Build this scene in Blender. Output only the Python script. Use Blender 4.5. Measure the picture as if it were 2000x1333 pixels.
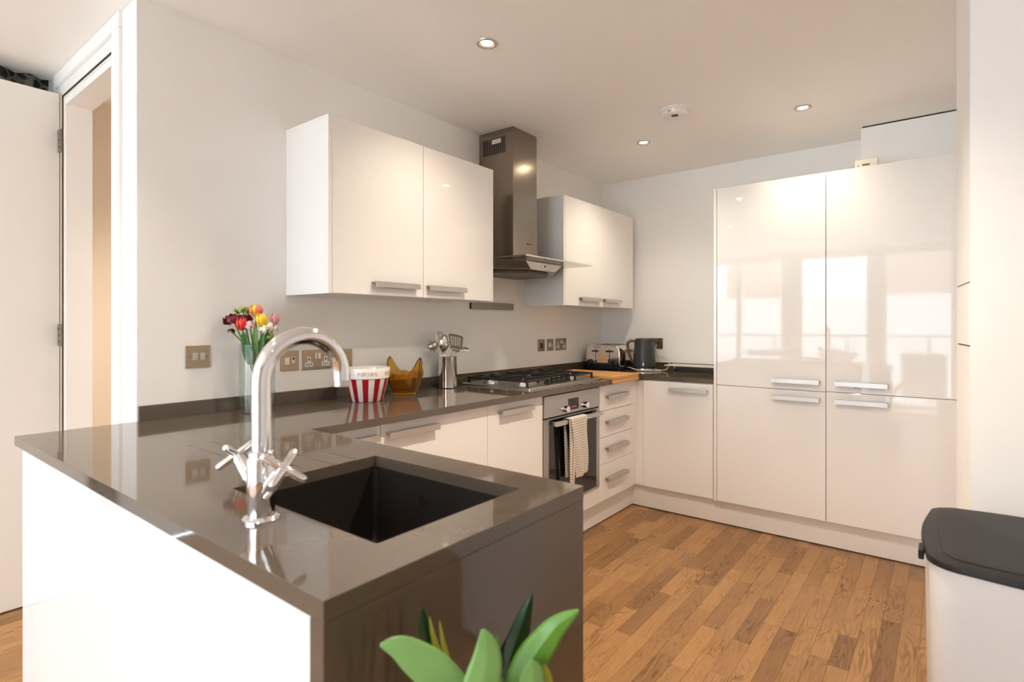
import bpy, bmesh, math, random
from mathutils import Vector, Matrix
random.seed(7)
PI = math.pi
scene = bpy.context.scene
C = scene.collection
for o in list(bpy.data.objects):
    bpy.data.objects.remove(o)

# ------------------------------------------------------------------ camera
cam_d = bpy.data.cameras.new('camera')
cam = bpy.data.objects.new('camera', cam_d)
C.objects.link(cam)
cam.location = (2.2487, -4.0818, 1.2516)
cam.rotation_euler = (PI / 2, 0, 0.6645)
cam_d.sensor_fit = 'HORIZONTAL'
cam_d.sensor_width = 36.0
cam_d.lens = 1078.845 / 2000 * 36
cam_d.shift_y = -0.0154
cam_d.clip_start = 0.02
cam_d.dof.use_dof = True
cam_d.dof.focus_distance = 3.3
cam_d.dof.aperture_fstop = 4.0
scene.camera = cam

# ------------------------------------------------------------------ world, sun, exposure
world = bpy.data.worlds.new('sky')
scene.world = world
world.use_nodes = True
wn = world.node_tree.nodes
bg = wn['Background']
bg.inputs['Color'].default_value = (0.79, 0.90, 1.02, 1)
bg.inputs['Strength'].default_value = 3.45
sun_d = bpy.data.lights.new('sun', 'SUN')
sun_d.energy = 10.0
sun_d.angle = 0.02
sun = bpy.data.objects.new('sun', sun_d)
C.objects.link(sun)
sun.rotation_euler = Vector((-0.80, 0.10, -0.62)).to_track_quat('-Z', 'Y').to_euler()
scene.view_settings.view_transform = 'Standard'
scene.view_settings.look = 'None'
scene.view_settings.gamma = 1
scene.view_settings.use_curve_mapping = False
scene.view_settings.exposure = 1.80
cy = scene.cycles
cy.use_denoising = True
cy.max_bounces = 14
cy.diffuse_bounces = 10
cy.glossy_bounces = 5
cy.transmission_bounces = 8
cy.transparent_max_bounces = 12
cy.caustics_reflective = False
cy.caustics_refractive = False
cy.sample_clamp_indirect = 6.0
WARM = (1.0, 0.87, 0.69)
SPOT_W = 13.5

# ------------------------------------------------------------------ materials
def nodes_of(m):
    m.use_nodes = True
    nt = m.node_tree
    return nt, nt.nodes['Principled BSDF']

def mat(name, col, rough=0.5, metal=0.0, spec=0.5, coat=0.0, var=0.0, vscale=6.0, bump=0.0, bscale=60.0,
        trans=0.0, ior=1.5, emit=None, estr=0.0, sheen=0.0, aniso=None, sub=0.0):
    m = bpy.data.materials.new(name)
    nt, p = nodes_of(m)
    p.inputs['Base Color'].default_value = (*col, 1)
    p.inputs['Roughness'].default_value = rough
    p.inputs['Metallic'].default_value = metal
    p.inputs['Specular IOR Level'].default_value = spec
    p.inputs['Coat Weight'].default_value = coat
    p.inputs['Coat Roughness'].default_value = 0.03
    p.inputs['Transmission Weight'].default_value = trans
    p.inputs['IOR'].default_value = ior
    p.inputs['Sheen Weight'].default_value = sheen
    if emit:
        p.inputs['Emission Color'].default_value = (*emit, 1)
        p.inputs['Emission Strength'].default_value = estr
    if var or bump or aniso:
        tc = nt.nodes.new('ShaderNodeTexCoord')
        src = tc.outputs['Object']
        if aniso:
            mp = nt.nodes.new('ShaderNodeMapping')
            mp.inputs['Scale'].default_value = aniso
            nt.links.new(src, mp.inputs['Vector'])
            src = mp.outputs['Vector']
        n = nt.nodes.new('ShaderNodeTexNoise')
        n.inputs['Scale'].default_value = vscale
        n.inputs['Detail'].default_value = 4
        nt.links.new(src, n.inputs['Vector'])
        if var:
            mx = nt.nodes.new('ShaderNodeMix')
            mx.data_type = 'RGBA'
            mx.inputs['A'].default_value = (*[max(0, c * (1 - var)) for c in col], 1)
            mx.inputs['B'].default_value = (*[min(1, c * (1 + var)) for c in col], 1)
            nt.links.new(n.outputs['Fac'], mx.inputs['Factor'])
            nt.links.new(mx.outputs['Result'], p.inputs['Base Color'])
        if bump:
            n2 = nt.nodes.new('ShaderNodeTexNoise')
            n2.inputs['Scale'].default_value = bscale
            n2.inputs['Detail'].default_value = 3
            nt.links.new(src, n2.inputs['Vector'])
            b = nt.nodes.new('ShaderNodeBump')
            b.inputs['Strength'].default_value = bump
            b.inputs['Distance'].default_value = 0.002
            nt.links.new(n2.outputs['Fac'], b.inputs['Height'])
            nt.links.new(b.outputs['Normal'], p.inputs['Normal'])
    return m

def thin_glass(name, tint, refl=1.0):
    """pane of clear glass: see-through with Fresnel reflection"""
    m = bpy.data.materials.new(name)
    m.use_nodes = True
    nt = m.node_tree
    nt.nodes.clear()
    out = nt.nodes.new('ShaderNodeOutputMaterial')
    tr = nt.nodes.new('ShaderNodeBsdfTransparent')
    tr.inputs['Color'].default_value = (*tint, 1)
    gl = nt.nodes.new('ShaderNodeBsdfGlossy')
    gl.inputs['Roughness'].default_value = 0.01
    lw = nt.nodes.new('ShaderNodeLayerWeight')
    lw.inputs['Blend'].default_value = 0.5
    pw = nt.nodes.new('ShaderNodeMath'); pw.operation = 'POWER'; pw.inputs[1].default_value = 4.5
    nt.links.new(lw.outputs['Facing'], pw.inputs[0])
    fr = nt.nodes.new('ShaderNodeMath'); fr.operation = 'MULTIPLY_ADD'
    fr.inputs[1].default_value = 0.80; fr.inputs[2].default_value = 0.045
    nt.links.new(pw.outputs[0], fr.inputs[0])
    mx = nt.nodes.new('ShaderNodeMixShader')
    nt.links.new(fr.outputs[0], mx.inputs[0])
    nt.links.new(tr.outputs[0], mx.inputs[1])
    nt.links.new(gl.outputs[0], mx.inputs[2])
    nt.links.new(mx.outputs[0], out.inputs['Surface'])
    return m

M = {}
M['wall'] = mat('wall_paint', (0.90, 0.88, 0.86), 0.75, spec=0.25, var=0.015, vscale=1.5, bump=0.05, bscale=180)
M['ceiling'] = mat('ceiling_paint', (0.93, 0.91, 0.89), 0.85, spec=0.2, var=0.01, vscale=1.0)
M['hallpaint'] = mat('hall_paint', (0.80, 0.72, 0.62), 0.7, spec=0.2, var=0.01)
M['gloss'] = mat('gloss_white_lacquer', (0.88, 0.86, 0.84), 0.035, spec=0.5, var=0.008, vscale=1.2)
M['carcass'] = mat('white_melamine', (0.87, 0.855, 0.835), 0.35, spec=0.4, var=0.01)
M['plinth'] = mat('plinth_white', (0.87, 0.85, 0.83), 0.12, spec=0.5, var=0.01)
M['joint'] = mat('shadow_gap', (0.03, 0.025, 0.02), 0.8, var=0.1)
M['trimwhite'] = mat('trim_gloss_paint', (0.88, 0.86, 0.84), 0.35, spec=0.5, var=0.01)
M['doorpaint'] = mat('door_paint', (0.85, 0.81, 0.77), 0.5, spec=0.3, var=0.01)
M['quartz'] = mat('taupe_quartz', (0.102, 0.078, 0.059), 0.06, spec=0.5, ior=1.65, var=0.10, vscale=260)
M['sink'] = mat('dark_composite', (0.020, 0.016, 0.014), 0.28, spec=0.5, var=0.25, vscale=120, bump=0.1, bscale=400)
M['chrome'] = mat('chrome', (0.86, 0.86, 0.88), 0.06, 1.0, var=0.01)
M['steel'] = mat('brushed_steel', (0.56, 0.52, 0.48), 0.30, 1.0, var=0.07, vscale=14, aniso=(1.5, 1.5, 60), bump=0.06, bscale=30)
M['hoodsteel'] = mat('hood_brushed_steel', (0.35, 0.30, 0.25), 0.19, 1.0, var=0.06, vscale=12, aniso=(1.2, 1.2, 90))
M['steelflat'] = mat('satin_steel', (0.60, 0.57, 0.54), 0.38, 1.0, var=0.03, vscale=30)
M['ovensteel'] = mat('oven_steel', (0.48, 0.46, 0.455), 0.42, 0.85, var=0.03, vscale=30)
M['pot_steel'] = mat('polished_steel', (0.80, 0.78, 0.75), 0.09, 1.0, var=0.02)
M['turner'] = mat('dull_dark_steel', (0.20, 0.165, 0.13), 0.35, 1.0, var=0.05)
M['knifebar'] = mat('dull_bar_steel', (0.27, 0.235, 0.20), 0.38, 1.0, var=0.05)
M['plate'] = mat('socket_plate_bronze', (0.40, 0.32, 0.23), 0.30, 0.9, var=0.08, vscale=40)
M['plate2'] = mat('socket_plate_nickel', (0.30, 0.25, 0.20), 0.34, 0.9, var=0.06, vscale=40)
M['whiteplastic'] = mat('white_plastic', (0.80, 0.78, 0.75), 0.35, var=0.01)
M['blackplastic'] = mat('black_plastic', (0.012, 0.012, 0.013), 0.35, var=0.1)
M['iron'] = mat('cast_iron', (0.010, 0.009, 0.009), 0.42, var=0.2, vscale=80, bump=0.2, bscale=300)
M['blackglass'] = mat('black_oven_glass', (0.006, 0.006, 0.007), 0.03, spec=0.6, var=0.1)
M['display'] = mat('oven_display', (0.012, 0.011, 0.012), 0.06, spec=0.6, var=0.1)
M['hood_dark'] = mat('hood_filter', (0.10, 0.085, 0.07), 0.35, 0.8, var=0.1, vscale=80)
M['glass'] = mat('clear_glass', (0.96, 0.985, 0.97), 0.0, trans=1.0, ior=1.46)
M['vaseglass'] = thin_glass('vase_glass', (0.955, 0.975, 0.962))
M['hoodglass'] = thin_glass('hood_glass', (0.78, 0.83, 0.76))
M['edgeglass'] = mat('glass_edge', (0.75, 0.72, 0.62), 0.1, spec=0.6, var=0.05)
M['pane'] = thin_glass('window_glass', (0.97, 0.99, 0.98))
M['amber'] = mat('amber_glass', (0.78, 0.42, 0.04), 0.02, trans=0.94, ior=1.5, var=0.05)
M['board'] = mat('oiled_beech', (0.62, 0.33, 0.105), 0.42, var=0.16, vscale=10, aniso=(2, 14, 8))
M['ceramic'] = mat('cream_ceramic', (0.84, 0.80, 0.74), 0.12, spec=0.5, var=0.01)
M['red'] = mat('red_glaze', (0.42, 0.008, 0.018), 0.12, spec=0.5, var=0.03)
M['lettering'] = mat('faded_letter_print', (0.42, 0.22, 0.24), 0.3, var=0.1)
M['kettle'] = mat('slate_grey_enamel', (0.040, 0.045, 0.050), 0.36, spec=0.45, var=0.05)
M['kettlewood'] = mat('brown_handle', (0.16, 0.075, 0.045), 0.4, var=0.15, vscale=20)
M['whiteprint'] = mat('white_print', (0.85, 0.85, 0.85), 0.4, var=0.01)
M['blackprint'] = mat('dark_print', (0.03, 0.025, 0.02), 0.4, var=0.05)
M['cable'] = mat('white_cable', (0.75, 0.71, 0.63), 0.4, var=0.02)
M['rack'] = mat('cream_shelf', (0.72, 0.67, 0.57), 0.3, var=0.03)
M['sticker_o'] = mat('sticker_orange', (0.80, 0.42, 0.10), 0.4, var=0.05)
M['sticker_p'] = mat('sticker_pink', (0.80, 0.38, 0.26), 0.4, var=0.05)
M['sticker_w'] = mat('sticker_pale', (0.66, 0.55, 0.55), 0.35, var=0.05)
M['binlid'] = mat('bin_lid_black', (0.012, 0.0105, 0.0095), 0.5, spec=0.3, var=0.08, vscale=8)
M['binbody'] = mat('bin_white_steel', (0.80, 0.78, 0.775), 0.35, spec=0.4, var=0.01)
M['alarm'] = mat('alarm_plastic', (0.84, 0.81, 0.77), 0.4, var=0.01)
M['cream'] = mat('cream_plastic', (0.85, 0.80, 0.66), 0.4, var=0.01)
M['lcd'] = mat('lcd_olive', (0.22, 0.20, 0.06), 0.2, var=0.05)
M['bulb'] = mat('lamp_lens', (1, 0.9, 0.75), 0.3, emit=(1.0, 0.86, 0.62), estr=28.0)
M['hinge'] = mat('hinge_metal', (0.33, 0.29, 0.25), 0.4, 0.9, var=0.15, vscale=60)
M['tan'] = mat('door_edge_tan', (0.52, 0.42, 0.30), 0.6, var=0.05)
M['pot_grey'] = mat('plant_pot_grey', (0.30, 0.29, 0.28), 0.5, var=0.05)
M['soil'] = mat('potting_soil', (0.03, 0.02, 0.014), 0.9, var=0.3, vscale=60, bump=0.6, bscale=90)
M['leaf_l'] = mat('leaf_light', (0.17, 0.33, 0.095), 0.32, spec=0.5, var=0.14, vscale=25)
M['leaf_m'] = mat('leaf_mid', (0.11, 0.27, 0.035), 0.3, spec=0.5, var=0.18, vscale=25)
M['leaf_d'] = mat('leaf_dark', (0.008, 0.030, 0.010), 0.22, spec=0.5, var=0.2, vscale=25)
M['leaf_y'] = mat('leaf_yellow', (0.36, 0.36, 0.03), 0.4, var=0.15, vscale=30)
M['stem'] = mat('flower_stem', (0.10, 0.24, 0.035), 0.45, var=0.2, vscale=40)
M['fleaf'] = mat('tulip_leaf', (0.035, 0.12, 0.018), 0.4, var=0.25, vscale=40)
M['fern'] = mat('lime_filler', (0.30, 0.40, 0.06), 0.5, var=0.25, vscale=60)
M['t_red'] = mat('petal_red', (0.72, 0.035, 0.02), 0.4, var=0.15, vscale=40)
M['t_orange'] = mat('petal_coral', (0.85, 0.22, 0.13), 0.4, var=0.2, vscale=30)
M['t_yel'] = mat('petal_yellow', (0.90, 0.62, 0.02), 0.4, var=0.1, vscale=30)
M['t_pink'] = mat('petal_pink', (0.62, 0.27, 0.30), 0.45, var=0.15, vscale=30)
M['c_dark'] = mat('petal_crimson', (0.17, 0.005, 0.02), 0.5, var=0.25, vscale=60)
M['c_pink'] = mat('petal_pale_pink', (0.80, 0.50, 0.56), 0.5, var=0.12, vscale=60)
M['c_white'] = mat('petal_cream', (0.82, 0.78, 0.62), 0.5, var=0.1, vscale=60)
M['brick'] = mat('brick_far', (0.50, 0.34, 0.27), 0.8, var=0.15, vscale=3)
M['render_white'] = mat('render_far', (0.80, 0.80, 0.80), 0.8, var=0.04, vscale=1)
M['pave'] = mat('balcony_pavers', (0.55, 0.53, 0.51), 0.7, var=0.08, vscale=4)
M['railing'] = mat('railing_grey', (0.35, 0.35, 0.36), 0.4, 0.6, var=0.05)

def towel_mat():
    m = bpy.data.materials.new('checked_waffle_cotton')
    nt, p = nodes_of(m)
    p.inputs['Roughness'].default_value = 0.9
    p.inputs['Sheen Weight'].default_value = 0.2
    at = nt.nodes.new('ShaderNodeAttribute')
    at.attribute_name = 'cloth'
    sep = nt.nodes.new('ShaderNodeSeparateXYZ')
    nt.links.new(at.outputs['Vector'], sep.inputs[0])
    def stripe(out, freq, duty):
        a = nt.nodes.new('ShaderNodeMath'); a.operation = 'MULTIPLY'; a.inputs[1].default_value = freq
        nt.links.new(out, a.inputs[0])
        f = nt.nodes.new('ShaderNodeMath'); f.operation = 'FRACT'
        nt.links.new(a.outputs[0], f.inputs[0])
        l = nt.nodes.new('ShaderNodeMath'); l.operation = 'LESS_THAN'; l.inputs[1].default_value = duty
        nt.links.new(f.outputs[0], l.inputs[0])
        return l.outputs[0]
    s1 = stripe(sep.outputs[0], 70, 0.45)
    s2 = stripe(sep.outputs[1], 70, 0.45)
    mul = nt.nodes.new('ShaderNodeMath'); mul.operation = 'MULTIPLY'
    nt.links.new(s1, mul.inputs[0]); nt.links.new(s2, mul.inputs[1])
    add = nt.nodes.new('ShaderNodeMath'); add.operation = 'ADD'
    nt.links.new(s1, add.inputs[0]); nt.links.new(s2, add.inputs[1])
    sc = nt.nodes.new('ShaderNodeMath'); sc.operation = 'MULTIPLY'; sc.inputs[1].default_value = 0.10
    nt.links.new(add.outputs[0], sc.inputs[0])
    sc2 = nt.nodes.new('ShaderNodeMath'); sc2.operation = 'MULTIPLY_ADD'; sc2.inputs[1].default_value = 0.75
    nt.links.new(mul.outputs[0], sc2.inputs[0]); nt.links.new(sc.outputs[0], sc2.inputs[2])
    mx = nt.nodes.new('ShaderNodeMix'); mx.data_type = 'RGBA'
    mx.inputs['A'].default_value = (0.76, 0.69, 0.58, 1)
    mx.inputs['B'].default_value = (0.10, 0.09, 0.11, 1)
    nt.links.new(sc2.outputs[0], mx.inputs['Factor'])
    nt.links.new(mx.outputs['Result'], p.inputs['Base Color'])
    return m
M['towel'] = towel_mat()

def wood_floor(name, island):
    """oak stave: tone per stave, cathedral grain along the stave"""
    m = bpy.data.materials.new(name)
    nt, p = nodes_of(m)
    N = nt.nodes.new; L = nt.links.new
    geo = N('ShaderNodeNewGeometry')
    if island:
        rnd = geo.outputs['Random Per Island']
    else:
        oi = N('ShaderNodeObjectInfo'); rnd = oi.outputs['Random']
    wn_ = N('ShaderNodeTexWhiteNoise'); wn_.noise_dimensions = '1D'
    L(rnd, wn_.inputs['W'])
    off = N('ShaderNodeVectorMath'); off.operation = 'MULTIPLY'
    off.inputs[1].default_value = (7.0, 7.0, 0.0)
    L(wn_.outputs['Color'], off.inputs[0])
    pos = N('ShaderNodeVectorMath'); pos.operation = 'ADD'
    L(geo.outputs['Position'], pos.inputs[0]); L(off.outputs[0], pos.inputs[1])
    mp = N('ShaderNodeMapping'); mp.inputs['Scale'].default_value = (13.0, 1.9, 1.0)
    L(pos.outputs[0], mp.inputs['Vector'])
    n1 = N('ShaderNodeTexNoise'); n1.inputs['Scale'].default_value = 1.0; n1.inputs['Detail'].default_value = 3.0
    n1.inputs['Distortion'].default_value = 0.5
    L(mp.outputs[0], n1.inputs['Vector'])
    # contour lines of the noise = cathedral grain
    mu = N('ShaderNodeMath'); mu.operation = 'MULTIPLY'; mu.inputs[1].default_value = 95.0
    L(n1.outputs['Fac'], mu.inputs[0])
    si = N('ShaderNodeMath'); si.operation = 'SINE'; L(mu.outputs[0], si.inputs[0])
    ramp = N('ShaderNodeMapRange'); ramp.inputs['From Min'].default_value = 0.15; ramp.inputs['From Max'].default_value = 0.95
    L(si.outputs[0], ramp.inputs['Value'])
    # only some areas carry strong grain
    mp2 = N('ShaderNodeMapping'); mp2.inputs['Scale'].default_value = (9.0, 2.2, 1.0)
    L(pos.outputs[0], mp2.inputs['Vector'])
    n2 = N('ShaderNodeTexNoise'); n2.inputs['Scale'].default_value = 1.0; n2.inputs['Detail'].default_value = 2.0
    L(mp2.outputs[0], n2.inputs['Vector'])
    r2 = N('ShaderNodeMapRange'); r2.inputs['From Min'].default_value = 0.42; r2.inputs['From Max'].default_value = 0.62
    L(n2.outputs['Fac'], r2.inputs['Value'])
    g = N('ShaderNodeMath'); g.operation = 'MULTIPLY'; L(ramp.outputs[0], g.inputs[0]); L(r2.outputs[0], g.inputs[1])
    # fine pores
    mp3 = N('ShaderNodeMapping'); mp3.inputs['Scale'].default_value = (260.0, 9.0, 1.0)
    L(pos.outputs[0], mp3.inputs['Vector'])
    n3 = N('ShaderNodeTexNoise'); n3.inputs['Scale'].default_value = 1.0; n3.inputs['Detail'].default_value = 2.0
    L(mp3.outputs[0], n3.inputs['Vector'])
    tone = N('ShaderNodeMix'); tone.data_type = 'RGBA'
    tone.inputs['A'].default_value = (0.200, 0.098, 0.037, 1)
    tone.inputs['B'].default_value = (0.390, 0.205, 0.078, 1)
    tw = N('ShaderNodeMath'); tw.operation = 'POWER'; tw.inputs[1].default_value = 0.55
    L(wn_.outputs['Value'], tw.inputs[0])
    L(tw.outputs[0], tone.inputs['Factor'])
    dk = N('ShaderNodeMix'); dk.data_type = 'RGBA'; dk.blend_type = 'MULTIPLY'
    dk.inputs['B'].default_value = (0.42, 0.36, 0.32, 1)
    gs = N('ShaderNodeMath'); gs.operation = 'MULTIPLY'; gs.inputs[1].default_value = 0.85
    L(g.outputs[0], gs.inputs[0])
    L(gs.outputs[0], dk.inputs['Factor']); L(tone.outputs['Result'], dk.inputs['A'])
    pr_ = N('ShaderNodeMapRange'); pr_.inputs['From Min'].default_value = 0.3; pr_.inputs['From Max'].default_value = 0.7
    pr_.inputs['To Min'].default_value = 0.78; pr_.inputs['To Max'].default_value = 1.12
    L(n3.outputs['Fac'], pr_.inputs['Value'])
    fm = N('ShaderNodeVectorMath'); fm.operation = 'SCALE'
    L(dk.outputs['Result'], fm.inputs[0]); L(pr_.outputs[0], fm.inputs['Scale'])
    L(fm.outputs[0], p.inputs['Base Color'])
    p.inputs['Roughness'].default_value = 0.36
    p.inputs['Specular IOR Level'].default_value = 0.35
    return m
M['oak'] = wood_floor('oak_stave', False)
M['oak_stuff'] = wood_floor('oak_floor_far', True)

def curtain_mat():
    m = bpy.data.materials.new('dark_patterned_fabric')
    nt, p = nodes_of(m)
    p.inputs['Roughness'].default_value = 0.85
    tc = nt.nodes.new('ShaderNodeTexCoord')
    v = nt.nodes.new('ShaderNodeTexVoronoi'); v.inputs['Scale'].default_value = 22; v.feature = 'DISTANCE_TO_EDGE'
    nt.links.new(tc.outputs['Object'], v.inputs['Vector'])
    r = nt.nodes.new('ShaderNodeMapRange'); r.inputs['From Min'].default_value = 0.05; r.inputs['From Max'].default_value = 0.15
    nt.links.new(v.outputs['Distance'], r.inputs['Value'])
    mx = nt.nodes.new('ShaderNodeMix'); mx.data_type = 'RGBA'
    mx.inputs['A'].default_value = (0.16, 0.15, 0.12, 1); mx.inputs['B'].default_value = (0.012, 0.012, 0.012, 1)
    nt.links.new(r.outputs[0], mx.inputs['Factor']); nt.links.new(mx.outputs['Result'], p.inputs['Base Color'])
    return m
M['curtain'] = curtain_mat()

# ------------------------------------------------------------------ mesh helpers
class MB:
    def __init__(s):
        s.v = []; s.f = []; s.mi = []
    def add(s, vs, fs, mi=0):
        b = len(s.v)
        s.v += [tuple(v) for v in vs]
        for f in fs:
            s.f.append([b + i for i in f]); s.mi.append(mi)
        return s
    def box(s, x0, y0, z0, x1, y1, z1, mi=0):
        x0, x1 = min(x0, x1), max(x0, x1); y0, y1 = min(y0, y1), max(y0, y1); z0, z1 = min(z0, z1), max(z0, z1)
        vs = [(x, y, z) for z in (z0, z1) for y in (y0, y1) for x in (x0, x1)]
        return s.add(vs, [(0, 2, 3, 1), (4, 5, 7, 6), (0, 1, 5, 4), (2, 6, 7, 3), (0, 4, 6, 2), (1, 3, 7, 5)], mi)
    def prism(s, poly, z0, z1, mi=0, top=None):
        """poly: CCW (x,y); top: optional other polygon for the upper ring"""
        n = len(poly); top = top or poly
        vs = [(x, y, z0) for x, y in poly] + [(x, y, z1) for x, y in top]
        fs = [tuple(range(n - 1, -1, -1)), tuple(range(n, 2 * n))]
        fs += [(i, (i + 1) % n, n + (i + 1) % n, n + i) for i in range(n)]
        return s.add(vs, fs, mi)
    def rings(s, rings, closed=True, cap0=True, cap1=True, mi=0):
        n = len(rings[0]); vs = [p for r in rings for p in r]; fs = []
        for k in range(len(rings) - 1):
            for i in range(n if closed else n - 1):
                j = (i + 1) % n
                fs.append((k * n + i, k * n + j, (k + 1) * n + j, (k + 1) * n + i))
        if cap0: fs.append(tuple(range(n - 1, -1, -1)))
        if cap1: fs.append(tuple((len(rings) - 1) * n + i for i in range(n)))
        return s.add(vs, fs, mi)
    def lathe(s, prof, c, n=32, axis='z', mi=0, cap0=False, cap1=False):
        """prof: list of (radius, height)"""
        rr = []
        for r, h in prof:
            ring = []
            for i in range(n):
                a = 2 * PI * i / n
                u, w = r * math.cos(a), r * math.sin(a)
                if axis == 'z': q = (c[0] + u, c[1] + w, c[2] + h)
                elif axis == 'x': q = (c[0] + h, c[1] + u, c[2] + w)
                else: q = (c[0] + w, c[1] + h, c[2] + u)
                ring.append(q)
            rr.append(ring)
        return s.rings(rr, True, cap0, cap1, mi)
    def cyl(s, c, r, h, axis='z', n=24, mi=0):
        return s.lathe([(r, 0), (r, h)], c, n, axis, mi, True, True)
    def tube(s, pts, r, n=10, mi=0, cap=True):
        pts = [Vector(p) for p in pts]
        rs = r if isinstance(r, (list, tuple)) else [r] * len(pts)
        T = []
        for i in range(len(pts)):
            a = pts[max(i - 1, 0)]; b = pts[min(i + 1, len(pts) - 1)]
            T.append((b - a).normalized())
        up = Vector((0, 0, 1)) if abs(T[0].z) < 0.9 else Vector((1, 0, 0))
        nv = T[0].cross(up).normalized()
        rr = []
        for i, p in enumerate(pts):
            nv = (nv - T[i] * nv.dot(T[i])).normalized()
            bv = T[i].cross(nv)
            rr.append([tuple(p + (nv * math.cos(2 * PI * k / n) + bv * math.sin(2 * PI * k / n)) * rs[i]) for k in range(n)])
        return s.rings(rr, True, cap, cap, mi)
    def grid(s, fn, nu, nv, mi=0):
        vs = [tuple(fn(i / nu, j / nv)) for j in range(nv + 1) for i in range(nu + 1)]
        fs = [(j * (nu + 1) + i, j * (nu + 1) + i + 1, (j + 1) * (nu + 1) + i + 1, (j + 1) * (nu + 1) + i) for j in range(nv) for i in range(nu)]
        return s.add(vs, fs, mi)

ORG = {}
def link(o, parent):
    C.objects.link(o)
    if parent is not None:
        o.parent = parent
def root(name, label, cat, loc, group=None):
    o = bpy.data.objects.new(name, None)
    o.empty_display_size = 0.05
    C.objects.link(o)
    o.location = loc
    ORG[o] = Vector(loc)
    tag(o, label, cat, group)
    return o
def tag(o, label=None, cat=None, group=None, kind=None):
    if label: o['label'] = label
    if cat: o['category'] = cat
    if group: o['group'] = group
    if kind: o['kind'] = kind
    return o
def part(name, mb, m, parent=None, smooth=False, bevel=0.0, seg=2, label=None, solid=0.0, subsurf=0, angle=0.6):
    """one mesh object from world-space geometry"""
    me = bpy.data.meshes.new(name)
    xs = [v[0] for v in mb.v]; ys = [v[1] for v in mb.v]; zs = [v[2] for v in mb.v]
    c = Vector(((min(xs) + max(xs)) / 2, (min(ys) + max(ys)) / 2, min(zs)))
    me.from_pydata([(v[0] - c.x, v[1] - c.y, v[2] - c.z) for v in mb.v], [], mb.f)
    ms = m if isinstance(m, (list, tuple)) else [m]
    for q in ms: me.materials.append(q)
    for p_, i in zip(me.polygons, mb.mi):
        p_.material_index = i
        p_.use_smooth = bool(smooth)
    bm = bmesh.new(); bm.from_mesh(me)
    bmesh.ops.recalc_face_normals(bm, faces=bm.faces)
    bm.to_mesh(me); bm.free()
    o = bpy.data.objects.new(name, me)
    link(o, parent)
    o.location = c - (ORG[parent] if parent is not None else Vector((0, 0, 0)))
    ORG[o] = c
    if solid:
        md = o.modifiers.new('thickness', 'SOLIDIFY'); md.thickness = solid; md.offset = 0
    if bevel:
        md = o.modifiers.new('bevel', 'BEVEL'); md.width = bevel; md.segments = seg; md.limit_method = 'ANGLE'; md.angle_limit = angle
        md.harden_normals = False
    if subsurf:
        md = o.modifiers.new('smooth', 'SUBSURF'); md.levels = subsurf; md.render_levels = subsurf
    if smooth == 'angle':
        me.set_sharp_from_angle(angle=0.7)
    if label: o['label'] = label
    return o
def struct(name, mb, m, label, parent=None, **k):
    o = part(name, mb, m, parent, **k)
    return tag(o, label, None, None, 'structure')
def B(*a): return MB().box(*a)
def copy_tree(o, loc, label=None):
    r = o.copy(); C.objects.link(r); r.location = loc
    if label: r['label'] = label
    for ch in o.children:
        c_ = ch.copy(); C.objects.link(c_); c_.parent = r
        for g in ch.children:
            d = g.copy(); C.objects.link(d); d.parent = c_
    return r

# ================================================================== THE SETTING
ZC = 2.416; ZT = 0.911; TT = 0.0286
WY = -6.9          # window wall
# subfloor and oak staves
floor = struct('floor', B(-1.35, WY, -0.05, 5.0, 0.0, -0.008), M['oak_stuff'], 'brown oak strip floor of the kitchen and living room')
SW = 0.0655
stave_meshes = {}
def stave_mesh(L):
    if L not in stave_meshes:
        me = bpy.data.meshes.new('plank')
        w = SW / 2 - 0.0002; h = L / 2 - 0.0002; b = 0.0006
        vs = [(-w, -h, -0.008), (w, -h, -0.008), (w, h, -0.008), (-w, h, -0.008),
              (-w, -h, -b), (w, -h, -b), (w, h, -b), (-w, h, -b),
              (-w + b, -h + b, 0), (w - b, -h + b, 0), (w - b, h - b, 0), (-w + b, h - b, 0)]
        fs = [(0, 1, 5, 4), (1, 2, 6, 5), (2, 3, 7, 6), (3, 0, 4, 7), (4, 5, 9, 8), (5, 6, 10, 9), (6, 7, 11, 10), (7, 4, 8, 11), (8, 9, 10, 11)]
        me.from_pydata(vs, [], fs)
        me.materials.append(M['oak'])
        stave_meshes[L] = me
    return stave_meshes[L]
rest = MB()
LEN = [0.26, 0.34, 0.42, 0.50, 0.62]
staves = []
ix = 0
x = -1.30
while x < 4.95:
    y = WY + random.random() * 0.3
    while y < -0.02:
        L = random.choice(LEN)
        yc = min(y + L, -0.01)
        staves.append((x + SW / 2, y, yc, L))
        y += L
    x += SW
def in_view(xc, y0, y1):
    return 0.50 < xc < 2.36 and y1 > -3.05 and y0 < -0.50 and not (xc < 1.0 and y1 < -2.2)
vis = sorted([s for s in staves if in_view(s[0], s[1], s[2])], key=lambda s: abs(s[0] - 1.6) * 0.3 - 0 * s[1])
vis_set = set(vis[:296])
for (xc, y0, y1, L) in staves:
    if (xc, y0, y1, L) in vis_set and abs((y1 - y0) - L) < 1e-6:
        o = bpy.data.objects.new('plank', stave_mesh(L))
        C.objects.link(o)
        o.parent = floor
        o.location = Vector((xc, (y0 + y1) / 2, 0)) - ORG[floor]
    else:
        w = SW / 2 - 0.0004
        rest.add([(xc - w, y0 + .0004, -0.001), (xc + w, y0 + .0004, -0.001), (xc + w, y1 - .0004, -0.001), (xc - w, y1 - .0004, -0.001)], [(0, 1, 2, 3)])
o = part('planks_beyond', rest, M['oak_stuff'], floor)
o['kind'] = 'stuff'

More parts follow.
